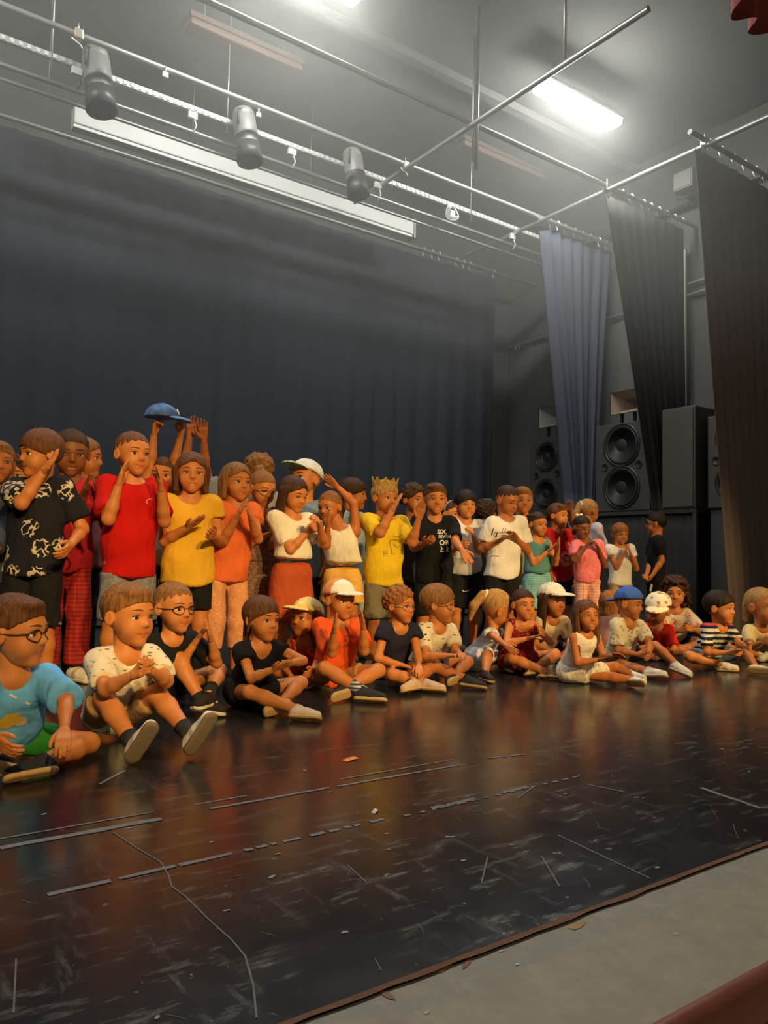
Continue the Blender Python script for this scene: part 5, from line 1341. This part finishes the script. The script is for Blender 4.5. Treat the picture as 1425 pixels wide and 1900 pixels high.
f2 = si('boy in a white speckled T-shirt and tan shorts with soles towards us', (243, 1082), 2.92, yaw=18, hy=42, hair=('short', LTBROWN), skin=SK4, hh=107,
   R=((196, 1279), (262, 1244), 'flat', (1, 0, 0)), L=((309, 1264), (274, 1240), 'flat', (-1, 0, 0)), legR=((194, 1294), (250, 1385), (.45, .35, .8), (.15, .95, -.35)), legL=((291, 1288), (352, 1364), (.5, .2, .85), (.35, .9, -.3)),
   shirt=T(F((.78, .70, .54), 'specks', (.25, .22, .18), 44), loose=1.06), bottom=B('shorts', (.34, .20, .09), len=.8, w=.06), shoes=(WSHOE, plain('grey_sole', (.20, .15, .10), .7)), sock=(F((.04, .04, .05)), .22))
si('boy with dark glasses frames in a black jacket with knees apart', (326, 1079), 3.42, yaw=22, hy=38, hair=('crop', LTBROWN), skin=SK4, glasses=G_DARK, hh=88,
   R=((330, 1240, 'f'), (372, 1178), 'flat', (1, 0, 0)), L=((402, 1230), (388, 1172), 'flat', (-1, 0, 0)), legR=((328, 1222), (376, 1305), (.75, .4, -.1), (0, .2, -1)), legL=((424, 1238), (368, 1332), (-.4, .8, 0), (0, .1, -1)),
   shirt=T(F((.012, .012, .014)), sleeve='short'), bottom=B('shorts', BLK, len=.5), shoes=(F((.03, .022, .022)), WSOLE), sock=(F((.03, .03, .03)), .2))
si('girl in a black sleeveless dress with a fringe clapping cross-legged', (488, 1107), 3.25, yaw=25, hy=42, hair=('tiedfringe', BROWN), skin=SK4, hh=78,
   R=((466, 1258), (522, 1236), 'flat', (.3, 0, .6)), L=((562, 1226), (530, 1232), 'flat', (-.6, 0, .3)), legR=((463, 1284), (555, 1318, 'g'), (.9, .3, 0), (.1, .5, -.8)), legL=((574, 1264), (512, 1312, 'g'), (-.75, .4, -.1), (.1, .85, -.4)),
   shirt=T(F((.010, .010, .014)), sleeve='cap', neck='vee', name='dress_bodice'), bottom=B('skirt', (.010, .010, .014), len=.35), shoes=(F((.60, .50, .40)), TSOLE))
si('girl in a yellow cap and red sequined top facing left', (568, 1110), 3.72, yaw=-15, hy=-42, hp=-4, hair=('shoulder', BROWN), skin=SK2, hh=68,
   cap=dict(crown=F((.78, .60, .18), 'floral', (.82, .74, .45), 30), brim=F((.78, .60, .20)), tilt=8, label='yellow patterned cap'), R='lap', L=((592, 1225), (575, 1248), 'relax'), shirt=T(F((.50, .012, .012), 'print', (.85, .30, .22), 34), sleeve='none', neck='tank'), bottom=B('shorts', (.5, .1, .08), len=.5), shoes=(F((.4, .06, .08)), TSOLE))
si('boy in an orange T-shirt and a white-fronted orange cap', (632, 1076), 3.45, yaw=15, hy=38, hp=2, hair=('crop', LTBROWN), skin=SK1, hh=70,
   cap=dict(crown=F((.80, .30, .10)), front=F((.80, .76, .68)), brim=F((.80, .74, .64)), tilt=4, label='orange cap with a white front and brim'),
   R=((616, 1212), (621, 1158), 'flat', (1, 0, 0)), L=((676, 1208), (673, 1150), 'flat', (-1, .2, 0)), legR=((603, 1240), (675, 1284, 'g'), (.95, .25, 0), (0, .35, -.9)), legL=((702, 1244), (635, 1280, 'g'), (-.5, .5, -.05), (.1, .9, -.3)),
   shirt=T((.78, .10, .02), loose=1.03), bottom=B('shorts', (.42, .20, .07), len=.55), shoes=(DSHOE, TSOLE), sock=(F((.06, .07, .10), 'stripes', (.6, .58, .55), 55), .30))
decal(KIDS[-1], (645, 1192), join2([stroke([(-.02, .03), (.0, .034), (.02, .028)], .006), stroke([(-.025, .01), (-.005, .014)], .006), stroke([(.0, -.005), (.02, .0)], .007), stroke([(-.02, -.02), (.015, -.016)], .006), stroke([(.024, .02), (.028, -.02)], .005)]), plain('print_dark', (.05, .03, .03), .8), label='dark print on the orange chest')
si('curly-haired child with glasses in a navy top with ruffled sleeves', (744, 1090), 3.5, yaw=30, hy=52, hair=('curly', GINGER), skin=SK1, glasses=G_GOLD, hh=64,
   R=((701, 1222), (762, 1238), 'relax', (0, 0, -1)), L=((775, 1215), (778, 1242), 'relax', (0, 0, -1)), legR=((728, 1252), (792, 1268, 'g'), (.9, .3, 0), (0, .4, -.9)), legL=((798, 1240), (742, 1280, 'g'), (-.6, .7, 0), (0, .5, -.8)),
   shirt=T((.020, .020, .040), sleeve='cap'), bottom=B('shorts', (.03, .03, .05), len=.45), shoes=(F((.55, .40, .28)), TSOLE))
si('boy with glasses in a white T-shirt with dark dashes', (816, 1085), 3.48, yaw=38, hy=76, hair=('bowl', LTBROWN), skin=SK1, glasses=G_GOLD, hh=69,
   R=((789, 1218), (846, 1216), 'relax', (0, 0, -1)), L=((846, 1210), (856, 1214), 'relax', (0, 0, -1)), legR=((808, 1238), (868, 1262, 'g'), (.9, .3, -.05), (0, .3, -.9)), legL=((884, 1226), (832, 1264, 'g'), (-.5, .6, -.05), (.1, .9, -.3)),
   shirt=T(F((.74, .64, .46), 'specks', (.10, .09, .07), 42), loose=1.04), bottom=B('shorts', (.10, .09, .09), len=.55), shoes=(F((.04, .04, .045)), TSOLE))
si('girl in a blue gingham dress bending away to the right', (922, 1094), 3.66, yaw=75, hy=115, hp=20, hr=-10, hair=('pony', BLOND), skin=SK1, eyes=False, lean=.17, hh=66,
   R=((915, 1180), (948, 1205), 'relax'), L='lap', legR=((905, 1215), (900, 1250, 'g'), (.4, .8, 0), (0, .2, -1)), legL='cross',
   shirt=T(F((.40, .47, .62), 'gingham', (.74, .74, .76), 34), loose=1.08, sleeve='cap', name='dress_bodice'), bottom=B('skirt', F((.40, .47, .62), 'gingham', (.74, .74, .76), 34), len=.9), shoes=(F((.05, .04, .04)), TSOLE))
si('girl in a dark red spotted dress with dark hair tied back', (972, 1093), 3.5, yaw=25, hy=28, hair=('tied', DKBROWN), skin=SK1, hh=54,
   R=((940, 1194), (998, 1180), 'flat', (.3, 0, .6)), L=((1022, 1192), (1006, 1174), 'flat', (-.8, 0, 0)), legR=((950, 1222), (1012, 1246, 'g'), (.9, .2, 0), (0, .3, -.9)), legL=((1038, 1212), (985, 1245, 'g'), (-.7, .5, 0), (0, .5, -.8)),
   shirt=T(F((.22, .012, .015), 'specks', (.6, .3, .25), 70), sleeve='none', neck='tank', name='dress_bodice'), bottom=B('skirt', F((.22, .012, .015), 'specks', (.6, .3, .25), 70), len=.4), shoes=(F((.5, .36, .26)), TSOLE, 'sandal'))
si('long-haired girl in a white cap and cream T-shirt', (1026, 1082), 3.82, yaw=25, hy=45, hp=3, hair=('long', DKBROWN), skin=SK2, hh=58,
   cap=dict(crown=F((.80, .74, .60), 'floral', (.72, .60, .45), 26), brim=F((.80, .72, .58)), tilt=6, label='white cap'), R='lap', L='lap', shirt=T(F((.66, .50, .32))), bottom=B('shorts', NAVY, len=.5), shoes=(WSHOE, WSOLE))
si('girl with long brown hair in a white sleeveless dress', (1089, 1113), 3.0, yaw=38, hy=30, hp=-6, hair=('long', BROWN), skin=SK2, hh=54,
   R=((1072, 1236), (1138, 1220), 'flat', (.2, 0, .7)), L=((1120, 1220), (1148, 1216), 'flat', (-.4, 0, -.6)), legR=((1128, 1256), (1180, 1262, 'g'), (.55, .6, .1), (.2, .95, -.2)), legL=((1150, 1236), (1170, 1250, 'g'), (.8, .3, 0), (0, .3, -.9)),
   shirt=T(F((.76, .68, .56), 'floral', (.66, .55, .45), 30), sleeve='none', loose=1.05, name='dress_bodice'), bottom=B('skirt', F((.78, .70, .56), 'floral', (.6, .48, .3), 30), len=.55), shoes=(WSHOE, TSOLE))
si('brown-haired child seen from behind the girl in the white dress', (1131, 1096), 3.72, yaw=140, hy=150, hair=('bob', GINGER), skin=SK2, eyes=False, shirt=T((.3, .15, .12)), bottom=B('shorts', NAVY), shoes=(GSHOE, BSOLE), vox=.012)
si('boy in a blue cap and white printed T-shirt with one knee up', (1168, 1090), 3.2, yaw=38, hy=72, hp=6, hair=('crop', BROWN), skin=SK1, hh=54,
   cap=dict(crown=F((.06, .15, .52)), brim=F((.05, .13, .48)), turn=165, tilt=-14, label='blue cap worn back to front'),
   R=((1146, 1208), (1196, 1216), 'relax'), L=((1206, 1196), (1204, 1218), 'relax'), legL=((1224, 1196), (1258, 1236), (.75, .45, -.2), (-.1, .35, -.9)), legR=((1165, 1238), (1206, 1246, 'g'), (.85, .35, .1), (.1, .5, -.85)),
   shirt=T(F((.76, .68, .50), 'floral', (.30, .28, .20), 38, (.55, .42, .12))), bottom=B('shorts', BLK, len=.6), shoes=(WSHOE, WSOLE))
si('child in a flowered cap and red T-shirt leaning towards the blue cap', (1220, 1100), 3.55, yaw=-5, hy=-38, hp=26, hr=14, hair=('crop', DKBROWN), skin=SK2, hh=54,
   cap=dict(crown=F((.78, .70, .48), 'floral', (.55, .30, .20), 24, (.25, .20, .25)), brim=F((.80, .70, .42), 'floral', (.6, .35, .2), 24), tilt=14, turn=30, label='flowered cap'), R='lap', L='lap', shirt=T((.55, .02, .015)), bottom=B('shorts', (.3, .1, .08), len=.55), shoes=(GSHOE, BSOLE))
si('curly-haired girl in a white top with red splashes at the back', (1252, 1074), 3.72, yaw=10, hy=2, hair=('curlylong', DKBROWN), skin=SK1, hh=48,
   R=((1240, 1180), (1268, 1168), 'flat', (1, 0, 0)), L=((1300, 1172), (1280, 1166), 'flat', (-1, 0, 0)), legR='up', legL='cross',
   shirt=T(F((.74, .62, .46), 'print', (.55, .10, .03), 16)), bottom=B('shorts', NAVY, len=.5), shoes=(DSHOE, BSOLE))
f16 = si('boy in a navy T-shirt with red and white stripes and denim shorts', (1337, 1096), 2.98, yaw=38, hy=66, hair=('fringe', BLACKH), skin=SK1, hh=55,
   R=((1312, 1210), (1372, 1212), 'relax'), L=((1372, 1196), (1392, 1202), 'relax'), legR='cross', legL=((1402, 1206), (1402, 1238, 'g'), (.9, .2, 0), (.1, .9, -.3)),
   shirt=T((.016, .018, .035), mats=([F((.016, .018, .035)), F((.60, .05, .05)), F((.72, .66, .54))], lambda c, H: np.where((c[:, 2] > .31 * H) & (c[:, 2] < .325 * H), 1, np.where((c[:, 2] < .305 * H) & (((c[:, 2] / H * 26) % 1) < .5), 2, 0)))), bottom=B('shorts', F((.09, .13, .20), 'heather', (.14, .20, .29), 60), len=.7), shoes=(WSHOE, TSOLE), vox=.008)
si('fair-haired girl in a yellow T-shirt cut by the right picture edge', (1414, 1090), 3.1, yaw=30, hy=52, hair=('tied', BLOND), skin=SK1, hh=60,
   R=((1392, 1200), (1420, 1190), 'relax'), L='lap', shirt=T(F((.78, .60, .26))), bottom=B('shorts', (.5, .4, .3), len=.5), shoes=(WSHOE, TSOLE))
for i, k in enumerate(KIDS): print('KID', i, round(k['H'], 2), k['e']['label'][:50])
print('TRIS', sum(len(o.data.loops) - 2 * len(o.data.polygons) for o in bpy.data.objects if o.type == 'MESH'))
